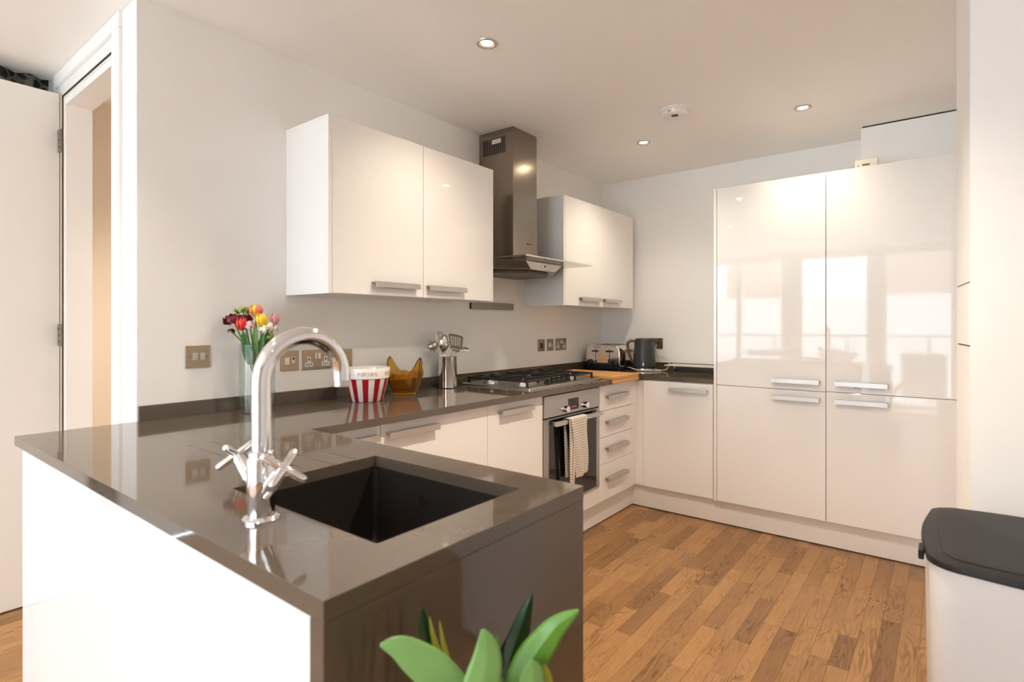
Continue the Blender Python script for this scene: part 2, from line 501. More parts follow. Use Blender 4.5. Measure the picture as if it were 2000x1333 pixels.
struct('ceiling', B(-1.35, WY - 0.3, ZC, 5.2, 0.15, ZC + 0.25), M['ceiling'], 'smooth off white ceiling with recessed spotlights')
struct('wall_left', B(-0.12, -3.359, 0, 0, 0.0, ZC), M['wall'], 'off white wall behind the hob and sockets')
struct('wall_back', B(-1.35, 0, 0, 5.2, 0.15, ZC), M['wall'], 'off white wall behind the kettle and tall cupboards')
# door wall: strip right of the opening, strip left of it, head
struct('wall_door', B(-0.200, -3.359, 0, -0.12, -3.245, ZC).box(-1.35, -3.359, 0, -1.03, -3.245, ZC).box(-1.03, -3.359, 2.385, -0.200, -3.245, ZC), M['wall'], 'white wall around the open doorway')
struct('wall_living', B(-1.50, WY, 0, -1.35, -3.30, ZC), M['wall'], 'living room side wall behind the open door')
struct('wall_hall', B(-1.40, -3.245, 0, -1.21, -0.8, ZC).box(-1.40, -0.9, 0, -0.12, -0.8, ZC), M['hallpaint'], 'warm lit hallway wall seen through the doorway')
nib = [(2.42, 0.0), (2.42, -1.592), (2.282, -1.592), (2.310, -1.886), (5.2, -1.886), (5.2, 0.0)]
struct('wall_right', MB().prism(nib[::-1], 0, ZC), M['wall'], 'white wall end to the right of the tall cupboards')
struct('wall_far_right', B(5.0, WY, 0, 5.2, -1.886, ZC), M['wall'], 'living room right hand wall')
# access hatch in the reveal of the wall end
hx = root('access_hatch', 'narrow white access hatch with dark top and bottom joints on wall end', 'hatch', (2.296, -1.74, 1.18))
def hatch(y0, y1, z0, z1, d):
    def xx(y): return 2.282 + (-1.592 - y) * (0.028 / 0.294)
    return MB().prism([(xx(y0) - d, y0), (xx(y0) + 0.001, y0), (xx(y1) + 0.001, y1), (xx(y1) - d, y1)][::-1], z0, z1)
part('panel', hatch(-1.600, -1.880, 1.190, 1.3825, 0.0012), M['wall'], hx)
part('joint', hatch(-1.625, -1.8855, 1.3827, 1.3857, 0.0015), M['joint'], hx)
part('joint', hatch(-1.640, -1.8855, 1.1865, 1.1898, 0.0015), M['joint'], hx)
# boxing above the tall cupboards
bx = struct('trim_1', B(1.862, -0.267, 2.109, 2.419, -0.0005, 2.407), M['wall'], 'plastered boxing above the tall cupboards')
part('shadow_gap', B(1.868, -0.262, 2.4073, 2.419, -0.0005, ZC - 0.0005), M['joint'], bx)

# window wall behind the camera
bays = [(-1.28, 0.18), (0.38, 1.37), (1.51, 2.50)]
ww = MB()
edges = [-1.50] + [e for b in bays for e in b] + [5.2]
for i in range(0, len(edges), 2):
    ww.box(edges[i], WY - 0.2, 0, edges[i + 1], WY, ZC)
ww.box(-1.5, WY - 0.2, 2.36, 5.2, WY, ZC)
struct('wall_front', ww, M['wall'], 'wall with tall glazed doors to the balcony')
for i, (a, b) in enumerate(bays):
    f = MB()
    fw = 0.055
    f.box(a, WY - 0.14, 0.0, a + fw, WY - 0.08, 2.36).box(b - fw, WY - 0.14, 0.0, b, WY - 0.08, 2.36)
    f.box(a + fw, WY - 0.14, 0.0, b - fw, WY - 0.08, 0.09).box(a + fw, WY - 0.14, 2.305, b - fw, WY - 0.08, 2.36)
    if b - a > 1.2:
        mid = (a + b) / 2
        f.box(mid - 0.04, WY - 0.14, 0.09, mid + 0.04, WY - 0.08, 2.305)
    wo = struct('window_%d' % (i + 1), f, M['trimwhite'], 'white framed full height balcony window')
    if b - a > 1.2:
        part('pane', B(a + fw, WY - 0.113, 0.09, mid - 0.04, WY - 0.107, 2.305), M['pane'], wo)
        part('pane', B(mid + 0.04, WY - 0.113, 0.09, b - fw, WY - 0.107, 2.305), M['pane'], wo)
    else:
        part('pane', B(a + fw, WY - 0.113, 0.09, b - fw, WY - 0.107, 2.305), M['pane'], wo)
    pl = bpy.data.lights.new('window_portal', 'AREA')
    pl.shape = 'RECTANGLE'; pl.size = b - a; pl.size_y = 2.3
    pl.cycles.is_portal = True
    po = bpy.data.objects.new('window_portal', pl); C.objects.link(po)
    po.location = ((a + b) / 2, WY - 0.19, 1.18)
    po.rotation_euler = Vector((0, 1, 0)).to_track_quat('-Z', 'Z').to_euler()
struct('balcony_floor', B(-1.5, WY - 1.5, -0.15, 5.2, WY - 0.2, -0.02), M['pave'], 'paved balcony outside the windows')
rl = root('balcony_railing', 'grey balcony railing reflected in the glossy cupboards', 'railing', (1.5, WY - 1.4, -0.02))
part('top_rail', B(-1.5, WY - 1.44, 1.05, 5.2, WY - 1.38, 1.09), M['railing'], rl)
for k in range(6):
    xx = -1.45 + k * 1.16
    part('post', B(xx, WY - 1.43, -0.02, xx + 0.04, WY - 1.39, 1.05), M['railing'], rl)
    if k < 5:
        part('panel', B(xx + 0.05, WY - 1.415, 0.08, xx + 1.15, WY - 1.405, 1.0), M['pane'], rl)
bd = root('apartment_block', 'white apartment block with brick top storey across the street', 'building', (0, -24, -8))
part('facade', B(-14, -26, -8, 12, -22, 2.4), M['render_white'], bd)
part('brick_bay', B(-5.4, -25.5, 2.4, -3.5, -22.3, 6.0), M['brick'], bd)
part('brick_bay', B(0.3, -25.5, 2.4, 2.8, -22.3, 6.0), M['brick'], bd)
part('brick_bay', B(-13, -25.5, 2.4, -9, -22.3, 6.0), M['brick'], bd)
part('brick_bay', B(6, -25.5, 2.4, 9, -22.3, 6.0), M['brick'], bd)
for k in range(9):
    for zz in (-1.4, -4.6):
        part('window', B(-12.5 + k * 2.7, -22.0, zz, -11.2 + k * 2.7, -21.95, zz + 1.6), M['blackglass'], bd)

# doorway: lining, architrave, open door
OX0, OX1 = -0.920, -0.228      # clear opening
dl = struct('door_1', B(-1.03, -3.3595, 0, OX0, -3.250, 2.385).box(OX1, -3.3595, 0, -0.200, -3.250, 2.385).box(OX0, -3.3595, 2.302, OX1, -3.250, 2.385), M['trimwhite'], 'white painted door lining of the open doorway')
part('rebate', B(-0.962, -3.3620, 0.0, -0.930, -3.3597, 2.316), M['tan'], dl)
part('seal', B(-0.930, -3.3621, 0.0, OX0, -3.3585, 2.302).box(-0.930, -3.3621, 2.2955, OX1 - 0.0005, -3.3585, 2.3025), M['joint'], dl)
part('stop', B(OX0, -3.352, 0, OX0 + 0.008, -3.252, 2.290).box(OX0 + 0.008, -3.352, 2.262, OX1, -3.252, 2.290).box(OX0, -3.3585, 2.290, OX1, -3.252, 2.3018), M['trimwhite'], dl)
tr = struct('trim_2', B(OX1 - 0.002, -3.3735, 0, -0.152, -3.3595, 2.355).box(-1.02, -3.3735, 2.357, -0.152, -3.3595, ZC - 0.002), M['trimwhite'], 'white architrave around the doorway', bevel=0.003)
struct('trim_3', B(-0.146, -3.3630, 0, -0.001, -3.3592, ZC - 0.001), M['trimwhite'], 'white painted casing at the wall end', bevel=0.002)
dr = root('open_door', 'full height white door standing open at far left', 'door', (-0.985, -3.75, 0))
slab = part('door_leaf', B(-1.004, -4.12, 0.006, -0.963, -3.3635, 2.318), M['doorpaint'], dr, bevel=0.002)
for zz in (1.206, 2.097):
    hg = part('hinge', B(-0.9628, -3.3715, zz - 0.05, -0.922, -3.3623, zz + 0.05), M['hinge'], dr, label='worn metal butt hinge')
    for dz in (-0.03, 0.0, 0.03):
        part('screw', MB().cyl((-0.938 + 0.006 * (dz == 0), -3.3727, zz + dz), 0.004, 0.0012, 'y', 10), M['joint'], hg)
# hall beyond: cupboard door on hall wall and lamp
hd = struct('door_2', B(-1.213, -2.90, 0, -1.19, -2.15, 2.25), M['plate2'], 'grey hallway door glimpsed through the doorway')
part('handle', B(-1.19, -2.885, 1.72, -1.175, -2.80, 1.735), M['blackplastic'], hd)

# curtain behind the door
def curt(u, v):
    return (-1.085 - 0.018 * math.sin(u * 60), -3.378 - u * 0.9, 0.02 + v * 2.39)
tag(part('curtain', MB().grid(curt, 90, 6), M['curtain'], None, smooth=True, solid=0.003), 'dark patterned curtain behind the top of the open door', 'curtain')

# ================================================================== LIGHTS: recessed spotlights
def downlight(x, y, label, power=SPOT_W, group=None, z=ZC, cone=125):
    r = root('ceiling_spotlight', label, 'spotlight', (x, y, z - 0.012), group)
    part('bezel', MB().lathe([(0.030, -0.003), (0.034, -0.007), (0.041, -0.006), (0.0425, -0.0004)], (x, y, z), 32), M['steelflat'], r, smooth=True)
    part('baffle', MB().lathe([(0.030, -0.003), (0.024, -0.0008)], (x, y, z), 32), M['steelflat'], r, smooth=True)
    part('lens', MB().lathe([(0.024, -0.0012), (0.012, -0.0045), (0.001, -0.005)], (x, y, z), 24, cap1=True), M['bulb'], r, smooth=True)
    ld = bpy.data.lights.new('spot', 'SPOT')
    ld.energy = power; ld.color = WARM; ld.spot_size = math.radians(cone); ld.spot_blend = 1.0; ld.shadow_soft_size = 0.03
    lo = bpy.data.objects.new('spot', ld); C.objects.link(lo)
    lo.parent = r
    lo.location = (0, 0, -0.004)
    return r
downlight(0.763, -2.353, 'recessed spotlight nearest the camera, above the double wall cupboard', power=SPOT_W * 0.8)
downlight(0.742, -0.801, 'smallest recessed spotlight, left of the smoke alarm in the far corner', power=SPOT_W * 0.8)
downlight(1.652, -0.801, 'recessed spotlight close to the tall cupboards and boxing', power=SPOT_W * 0.5)
downlight(1.620, -2.430, 'recessed ceiling spotlight over the kitchen floor, above the top edge of the picture', power=SPOT_W * 2.8, cone=130)
for (xx, yy) in [(0.25, -3.8), (1.5, -4.1), (0.30, -4.75), (1.5, -5.15), (3.2, -4.1), (3.2, -5.15)]:
    downlight(xx, yy, 'recessed ceiling spotlight seen only as a reflection in glossy doors', group='spotlights behind the camera', power=SPOT_W * 1.0, cone=90)
downlight(-0.72, -2.3, 'recessed spotlight in the hallway beyond the doorway', power=45)

# smoke alarm
sm = root('smoke_alarm', 'round white smoke alarm on the ceiling', 'smoke alarm', (1.106, -1.202, 2.37))
c0 = (1.106, -1.202, ZC)
part('base', MB().lathe([(0.070, -0.0005), (0.072, -0.012), (0.068, -0.016)], c0, 40, cap1=True), M['alarm'], sm, smooth='angle')
part('cover', MB().lathe([(0.064, -0.016), (0.064, -0.030), (0.058, -0.040), (0.040, -0.044), (0.030, -0.050), (0.002, -0.052)], c0, 40, cap1=True), M['alarm'], sm, smooth=True)
vd = Vector((2.2487 - 1.106, -4.0818 + 1.202, 0)).normalized(); sd = Vector((-vd.y, vd.x, 0))
for k in range(4):
    q = Vector(c0) + vd * 0.036 + sd * (k - 1.5) * 0.0085
    part('vent_slot', B(q.x - 0.002, q.y - 0.006, ZC - 0.0535, q.x + 0.002, q.y + 0.006, ZC - 0.044), M['blackplastic'], sm)
q = Vector(c0) + vd * 0.060 + sd * -0.03
part('test_button', MB().cyl((q.x, q.y, ZC - 0.033), 0.008, 0.006, 'z', 14), M['steelflat'], sm)

# ================================================================== CABINETS
def handle(par, axis, face, a0, a1, z, h=0.024, d=0.030):
    """angle-profile pull: axis 'y' = mounted on a face at x=face, 'x' = on a face at y=face (facing -y)"""
    mb = MB()
    t = 0.0045
    if axis == 'y':
        mb.box(face, a0, z + h / 2 - t, face + d, a1, z + h / 2)
        mb.box(face + d - t, a0, z - h / 2, face + d, a1, z + h / 2 - t)
    else:
        mb.box(a0, face, z + h / 2 - t, a1, face - d, z + h / 2)
        mb.box(a0, face - d, z - h / 2, a1, face - d + t, z + h / 2 - t)
    return part('handle', mb, M['steelflat'], par, label='brushed steel pull handle')

XD = 0.578; XB = 0.556      # base door face / back of doors
G = 0.0016
def base_unit(name, label, cat, y0, y1, fronts, z0=0.158, z1=0.875, body_x=0.02):
    r = root(name, label, cat, ((body_x + XD) / 2, (y0 + y1) / 2, 0.13))
    part('body', B(body_x, y0 + 0.001, 0.150, XB - 0.003, y1 - 0.001, 0.880), M['carcass'], r)
    for kind, fz0, fz1, ha0, ha1, hz in fronts:
        d = part(kind, B(XB, y0 + G, fz0 + G, XD, y1 - G, fz1 - G), M['gloss'], r, bevel=0.0012)
        if ha0 is not None:
            handle(d, 'y', XD, ha0, ha1, hz)
    return r
base_unit('base_cabinet', 'white base cupboard half hidden behind the sink peninsula, left of hob run', 'cabinet', -3.060, -2.751, [('door', 0.158, 0.878, -3.03, -2.775, 0.833)])
base_unit('base_cabinet', 'wide white base cupboard under the striped popcorn bowl', 'cabinet', -2.751, -2.133, [('door', 0.158, 0.878, -2.728, -2.466, 0.833)])
base_unit('base_cabinet', 'narrow white base cupboard left of the oven', 'cabinet', -2.133, -1.685, [('door', 0.158, 0.878, -2.055, -1.795, 0.833)])
base_unit('drawer_unit', 'white four drawer unit right of the oven', 'drawers', -1.088, -0.604,
          [('drawer', 0.717, 0.878, -1.005, -0.725, 0.800), ('drawer', 0.553, 0.717, -1.005, -0.725, 0.640), ('drawer', 0.387, 0.553, -1.005, -0.725, 0.475), ('drawer', 0.158, 0.387, -1.005, -0.725, 0.285)])
# corner post
tag(part('corner_post', B(0.536, -0.604 + G, 0.158, XD - 0.004, -0.56, 0.876).box(0.536, -0.5595, 0.158, 0.628, -0.548, 0.876), M['gloss'], None), 'slim white filler post in the inner corner of the base units', 'panel')
# back run base cupboard (faces -y)
YD = -0.570; YB = -0.549
r = root('base_cabinet', 'white base cupboard below the wire shelf rack, beside tall cupboards', 'cabinet', (0.86, -0.30, 0.13))
part('body', B(0.632, -0.02, 0.150, 1.106, YB + 0.002, 0.880), M['carcass'], r)
d = part('door', B(0.632 + G, YD, 0.158, 1.102, YB, 0.876), M['gloss'], r, bevel=0.0012)
handle(d, 'x', YD, 0.822, 1.072, 0.829)

# plinths
struct('baseboard_left', B(0.515, -3.05, 0.006, 0.533, -0.5285, 0.150), M['plinth'], 'white plinth below the hob run')
struct('baseboard_back', B(0.5335, -0.5285, 0.006, 2.419, -0.510, 0.150), M['plinth'], 'white plinth below the tall cupboards')
struct('baseboard_gap', B(0.30, -3.05, 0.0002, 0.531, -0.5, 0.006).box(0.531, -0.526, 0.0002, 2.419, -0.3, 0.006), M['joint'], 'dark gap under the plinths')

# built-in oven
ov = root('built_in_oven', 'stainless built in oven with black glass door', 'oven', (0.33, -1.3865, 0.157))
oy0, oy1 = -1.683, -1.090
part('body', B(0.03, oy0 + 0.01, 0.275, 0.555, oy1 - 0.01, 0.872), M['hood_dark'], ov)
cp = part('control_panel', B(0.556, oy0, 0.757, 0.588, oy1, 0.872), M['ovensteel'], ov, bevel=0.0015)
part('display', B(0.588, -1.450, 0.773, 0.5888, -1.341, 0.838), M['display'], cp)
def seg7(mb, y, z, s, segs):
    for a, b, c_, d_ in segs: mb.box(0.5888, y + a * s, z + b * s, 0.5891, y + c_ * s, z + d_ * s)
dg = MB()
for i, yy in enumerate((-1.415, -1.403, -1.385, -1.373)):
    seg7(dg, yy, 0.785, 0.008, [(0, 0, 0.15, 1), (0.85, 0, 1, 1), (0, 0, 1, 0.12), (0, 0.9, 1, 1)])
part('digits', dg, mat('display_digits', (0.25, 0.06, 0.05), 0.4, emit=(1.0, 0.18, 0.12), estr=0.25), cp)
for yy in (-1.500, -1.290):
    part('knob', MB().lathe([(0.0, 0.034), (0.0165, 0.034), (0.018, 0.030), (0.0185, 0.006), (0.021, 0.0)], (0.588, yy, 0.790), 28, 'x'), M['chrome'], cp, smooth='angle')
dr_ = part('oven_door', B(0.556, oy0, 0.262, 0.586, oy1, 0.748), M['ovensteel'], ov, bevel=0.0015)
part('door_glass', B(0.586, oy0 + 0.045, 0.275, 0.5876, oy1 - 0.042, 0.742), M['blackglass'], dr_)
part('door_handle', B(0.612, -1.632, 0.711, 0.634, -1.128, 0.735).box(0.587, -1.615, 0.715, 0.613, -1.600, 0.731).box(0.587, -1.150, 0.715, 0.613, -1.135, 0.731), M['steelflat'], dr_, bevel=0.003)
part('gap_strip', B(0.556, oy0, 0.7485, 0.575, oy1, 0.7565), M['joint'], ov)
part('lower_panel', B(XB, oy0, 0.158, XD, oy1, 0.258), M['gloss'], ov, bevel=0.001)

# tea towel over the oven handle
def towel(y_of, hang_f, hang_b, xf):
    """strip over the handle; u across, v along (front hem -> over bar -> back hem)"""
    def fn(u, v):
        L = hang_f + hang_b + 0.04
        s_ = v * L
        if s_ < hang_f:
            z = 0.738 - (hang_f - s_); xx = xf + 0.006 * math.sin(u * 9 + z * 10) * min(1, (0.738 - z) * 6)
        elif s_ < hang_f + 0.04:
            a = (s_ - hang_f) / 0.04 * PI
            z = 0.738 + 0.004 * math.sin(a); xx = xf - (1 - math.cos(a)) / 2 * (xf - 0.604)
        else:
            z = 0.738 - (s_ - hang_f - 0.04); xx = 0.604
        return (xx, y_of(u, z), z)
    return fn
tw = root('tea_towel', 'cream checked tea towel hanging over the oven handle', 'towel', (0.63, -1.43, 0.38))
def add_cloth_attr(o, fu, fv, nu, nv):
    a = o.data.attributes.new('cloth', 'FLOAT_VECTOR', 'POINT')
    for j in range(nv + 1):
        for i in range(nu + 1):
            a.data[j * (nu + 1) + i].vector = (i / nu * fu, j / nv * fv, 0)
def yf(u, z):
    k = (0.738 - z) / 0.34
    left = -1.515 + 0.065 * max(0, k) ** 0.8; right = -1.338 - 0.004 * math.sin(k * 6)
    return left + (right - left) * u
def hemfront(fn):
    def g(u, v):
        p = fn(u, v)
        if v < 0.15: p = (p[0], p[1], p[2] + (0.15 - v) / 0.15 * (0.03 * max(0, u - 0.55) - 0.008 * max(0, 0.3 - u)))
        return p
    return g
fr = part('front_fold', MB().grid(hemfront(towel(yf, 0.335, 0.20, 0.6435)), 16, 60), M['towel'], tw, smooth=True, solid=0.0025)
add_cloth_attr(fr, 0.18, 0.575, 16, 60)
def yb(u, z):
    k = (0.738 - z) / 0.34
    a = -1.522 + 0.018 * k; b = -1.470 + 0.004 * k
    return a + (b - a) * u
bk = part('under_fold', MB().grid(towel(yb, 0.365, 0.33, 0.6385), 6, 60), M['towel'], tw, smooth=True, solid=0.0025)
add_cloth_attr(bk, 0.06, 0.735, 6, 60)

# tall cupboards
YT = -0.578
def tall(label, x0, x1, hx0, hx1, gapz):
    r = root('tall_cabinet', label, 'cabinet', ((x0 + x1) / 2, -0.29, 0.15))
    part('body', B(x0 + 0.001, -0.002, 0.150, x1 - 0.001, -0.554, 2.100), M['carcass'], r)
    d1 = part('door', B(x0 + G, YT, gapz + 0.002, x1 - G, -0.557, 2.105), M['gloss'], r, bevel=0.0012)
    handle(d1, 'x', YT, hx0, hx1, 0.930)
    d2 = part('door', B(x0 + G, YT, 0.157, x1 - G, -0.557, gapz - 0.002), M['gloss'], r, bevel=0.0012)
    handle(d2, 'x', YT, hx0, hx1, 0.831)
    return r
tall('left glossy white tall cupboard with upper and lower door', 1.128, 1.727, 1.451, 1.697, 0.879)
tall('right glossy white tall cupboard below the boxing', 1.727, 2.330, 1.772, 2.014, 0.881)
tag(part('cover_strip', B(2.332, -0.574, 0.152, 2.418, -0.556, 2.104), M['gloss'], None), 'narrow white filler strip between right tall cupboard and side wall', 'panel')
tag(part('end_panel', B(1.109, YT, 0.152, 1.1265, -0.001, 2.107), M['gloss'], None, bevel=0.001), 'slim white end panel between worktop and tall cupboards', 'panel')
# carbon monoxide alarm standing on the right tall cupboard
co = root('gas_alarm', 'small cream alarm box standing on top of the right tall cupboard', 'alarm', (1.911, -0.50, 2.105))
cb = part('case', B(1.858, -0.516, 2.1055, 1.966, -0.480, 2.162), M['cream'], co, bevel=0.006, seg=3)
part('display', B(1.893, -0.5168, 2.124, 1.928, -0.515, 2.134), M['lcd'], co)
part('button', MB().cyl((1.874, -0.5175, 2.127), 0.004, 0.002, 'y', 12), M['plate'], co)

# wall cupboards
WCX = 0.317; WZ0 = 1.380; WZ1 = 2.097
def wall_cab(label, y0, ys, y1, hs):
    r = root('wall_cabinet', label, 'cabinet', (0.16, (y0 + y1) / 2, WZ0))
    part('body', B(0.001, y0 + 0.002, WZ0 + 0.004, WCX - 0.0235, y1 - 0.002, WZ1 - 0.003), M['carcass'], r)
    part('side_panel', B(0.001, y0 - 0.016, WZ0, WCX - 0.001, y0 + 0.0015, WZ1), M['carcass'], r, bevel=0.001)
    part('side_panel', B(0.001, y1 - 0.0015, WZ0, WCX - 0.001, y1 + 0.012, WZ1), M['carcass'], r, bevel=0.001)
    for (a, b), (h0, h1) in zip(((y0 + 0.0015, ys), (ys, y1 - 0.0015)), hs):
        d = part('door', B(WCX - 0.022, a + G, WZ0 + 0.002, WCX, b - G, WZ1 - 0.001), M['gloss'], r, bevel=0.0012)
        handle(d, 'y', WCX, h0, h1, 1.428)
    return r
wall_cab('large double white wall cupboard left of the cooker hood', -2.785, -2.292, -1.792, [(-2.589, -2.336), (-2.274, -2.020)])
wall_cab('double white wall cupboard right of the cooker hood', -1.060, -0.575, -0.084, [(-0.884, -0.611), (-0.571, -0.304)])

# ================================================================== WORKTOP (cells with per-cell height: sink cut-out, drainer grooves)
def worktop():
    gy = [-3.415, -3.352, -3.287, -3.222]
    gw = 0.0028
    SX0, SX1, SY0, SY1 = 1.078, 1.552, -3.534, -3.165
    GX0 = 0.56
    xs = sorted({0.0006, 0.614, 1.1085, 1.646, SX0, SX1, GX0})
    ys = sorted({-0.0006, -0.570, -3.066, -3.689, SY0, SY1} | {y + s for y in gy for s in (-gw, gw)})
    nx, ny = len(xs) - 1, len(ys) - 1
    H = {}
    for i in range(nx):
        for j in range(ny):
            cx, cy_ = (xs[i] + xs[i + 1]) / 2, (ys[j] + ys[j + 1]) / 2
            inside = cx < 0.614 or (cy_ > -0.570 and cx < 1.1085) or (cy_ < -3.066)
            if SX0 < cx < SX1 and SY0 < cy_ < SY1: inside = False
            if not inside: continue
            h = ZT
            if GX0 < cx < SX0 and any(abs(cy_ - y) < gw for y in gy): h = ZT - 0.0012
            H[i, j] = h
    mb = MB(); idx = {}
    def V(x, y, z):
        k = (round(x, 5), round(y, 5), round(z, 5))
        if k not in idx:
            idx[k] = len(mb.v); mb.v.append((x, y, z))
        return idx[k]
    def face(*p):
        mb.f.append([V(*q) for q in p]); mb.mi.append(0)
    z0 = ZT - TT
    for (i, j), h in H.items():
        a, b, c_, d = xs[i], xs[i + 1], ys[j], ys[j + 1]
        face((a, c_, h), (b, c_, h), (b, d, h), (a, d, h))
        face((a, c_, z0), (a, d, z0), (b, d, z0), (b, c_, z0))
        for di, dj, p, q in ((1, 0, (b, c_), (b, d)), (-1, 0, (a, d), (a, c_)), (0, 1, (b, d), (a, d)), (0, -1, (a, c_), (b, c_))):
            n = H.get((i + di, j + dj))
            lo = z0 if n is None else n
            if h > lo: face((*p, lo), (*q, lo), (*q, h), (*p, h))
    return mb
wt = root('worktop', 'glossy taupe stone worktop wrapping round with sink cut out and waterfall end', 'worktop', (0.8, -1.85, 0.88))
part('slab', worktop(), M['quartz'], wt, bevel=0.0009, seg=1, angle=1.2)
part('waterfall_end', B(1.615, -3.689, 0.0, 1.6455, -3.066, ZT - TT - 0.0008), M['quartz'], wt, bevel=0.001)
part('upstand', B(0.0006, -3.359, ZT + 0.0003, 0.0125, -0.0006, 0.965).box(0.0125, -0.0125, ZT + 0.0003, 1.108, -0.0006, 0.965), M['quartz'], wt)
# peninsula carcass
pn = root('peninsula_unit', 'white gloss back panel and carcass of the sink peninsula', 'cabinet', (0.82, -3.38, 0.0))
part('back_panel', B(0.012, -3.672, 0.002, 1.6145, -3.652, ZT - TT - 0.001), mat('gloss_white_panel', (0.84, 0.83, 0.83), 0.04, spec=0.5, var=0.01), pn, bevel=0.001)
part('side_panel', B(0.012, -3.650, 0.002, 0.032, -3.361, ZT - TT - 0.001), M['carcass'], pn)
part('inner_panel', B(0.62, -3.10, 0.15, 1.6145, -3.080, ZT - TT - 0.001), M['gloss'], pn)
part('plinth', B(0.62, -3.13, 0.0, 1.6145, -3.115, 0.15), M['plinth'], pn)

# sink bowl
def rrect(x0, x1, y0, y1, r, z, n=6):
    pts = []
    for cx, cy_, a0 in ((x1 - r, y1 - r, 0), (x0 + r, y1 - r, PI / 2), (x0 + r, y0 + r, PI), (x1 - r, y0 + r, 1.5 * PI)):
        for k in range(n + 1):
            a = a0 + k / n * PI / 2
            pts.append((cx + r * math.cos(a), cy_ + r * math.sin(a), z))
    return pts
sk = root('sink', 'dark rectangular undermount composite sink', 'sink', (1.315, -3.35, 0.68))
zb = ZT - TT - 0.0005
x0, x1, y0, y1 = 1.080, 1.550, -3.532, -3.167
part('bowl', MB().rings([rrect(x0 - 0.02, x1 + 0.02, y0 - 0.02, y1 + 0.02, 0.03, zb), rrect(x0, x1, y0, y1, 0.014, zb), rrect(x0 + 0.002, x1 - 0.002, y0 + 0.002, y1 - 0.002, 0.014, zb - 0.17),
     rrect(x0 + 0.008, x1 - 0.008, y0 + 0.008, y1 - 0.008, 0.02, zb - 0.19), rrect(x0 + 0.03, x1 - 0.03, y0 + 0.03, y1 - 0.03, 0.02, zb - 0.198)], cap0=False), M['sink'], sk, smooth='angle')
part('drain', MB().lathe([(0.045, 0.002), (0.040, 0.004), (0.030, 0.001), (0.004, 0.001)], (1.315, -3.35, zb - 0.198), 32, cap1=True), M['chrome'], sk, smooth=True)
part('overflow', MB().cyl((1.26, -3.1695, zb - 0.05), 0.012, -0.002, 'y', 20), M['chrome'], sk)

# faucet
fx, fy = 1.305, -3.59
fc = root('mixer_tap', 'chrome swan neck mixer tap with two cross handles behind the sink', 'tap', (fx, fy, ZT))
part('base_ring', MB().lathe([(0.031, 0.0002), (0.031, 0.004), (0.027, 0.008), (0.022, 0.009)], (fx, fy, ZT), 36), M['chrome'], fc, smooth='angle')
part('body', MB().lathe([(0.0225, 0.009), (0.0225, 0.045), (0.024, 0.05), (0.024, 0.105), (0.020, 0.112), (0.0185, 0.118)], (fx, fy, ZT), 36, cap1=True), M['chrome'], fc, smooth='angle')
R_ = 0.082
pts = [(fx, fy, 1.02), (fx, fy, 1.08), (fx, fy, 1.12), (fx, fy, 1.15)]
for k in range(1, 25):
    a = PI - k / 24 * PI * 1.03
    pts.append((fx, fy + R_ + R_ * math.cos(a), 1.150 + R_ * math.sin(a)))
sp = part('spout', MB().tube(pts, 0.0165, 20), M['chrome'], fc, smooth='angle')
e = Vector(pts[-1]); e0 = Vector(pts[-2]); dirn = (e - e0).normalized()
part('aerator', MB().tube([e, e + dirn * 0.012], 0.0150, 20), M['steelflat'], sp, smooth='angle')
part('collar', MB().lathe([(0.0185, 0.0), (0.0205, 0.002), (0.0205, 0.010), (0.0175, 0.012)], (fx, fy, 1.020), 30), M['chrome'], fc, smooth='angle')
def cross_handle(sx):
    # arm leaves the body low and rises outward along the rim (x direction), cross at its end
    ax = Vector((sx, -0.06, 0.85)).normalized()
    p0 = Vector((fx + sx * 0.012, fy, ZT + 0.045)); p1 = p0 + ax * 0.078
    h = part('valve_arm', MB().tube([p0, p0 + ax * 0.030, p0 + ax * 0.031, p1], [0.0105, 0.0105, 0.0125, 0.0115], 18), M['chrome'], fc, smooth='angle')
    c_ = p1 + ax * 0.012
    u = ax.cross(Vector((0, 1, 0))).normalized(); w = ax.cross(u).normalized()
    u2 = (u + w * 0.9).normalized(); w2 = ax.cross(u2).normalized()
    mb = MB().tube([p1, c_ + ax * 0.004], [0.009, 0.009], 14)
    part('spindle', mb, M['chrome'], h, smooth='angle')
    for v in (u2, -u2, w2, -w2):
        part('cross_arm', MB().tube([c_, c_ + v * 0.036, c_ + v * 0.040, c_ + v * 0.042], [0.0068, 0.0068, 0.0055, 0.003], 12), M['chrome'], h, smooth='angle')
cross_handle(-1); cross_handle(1)

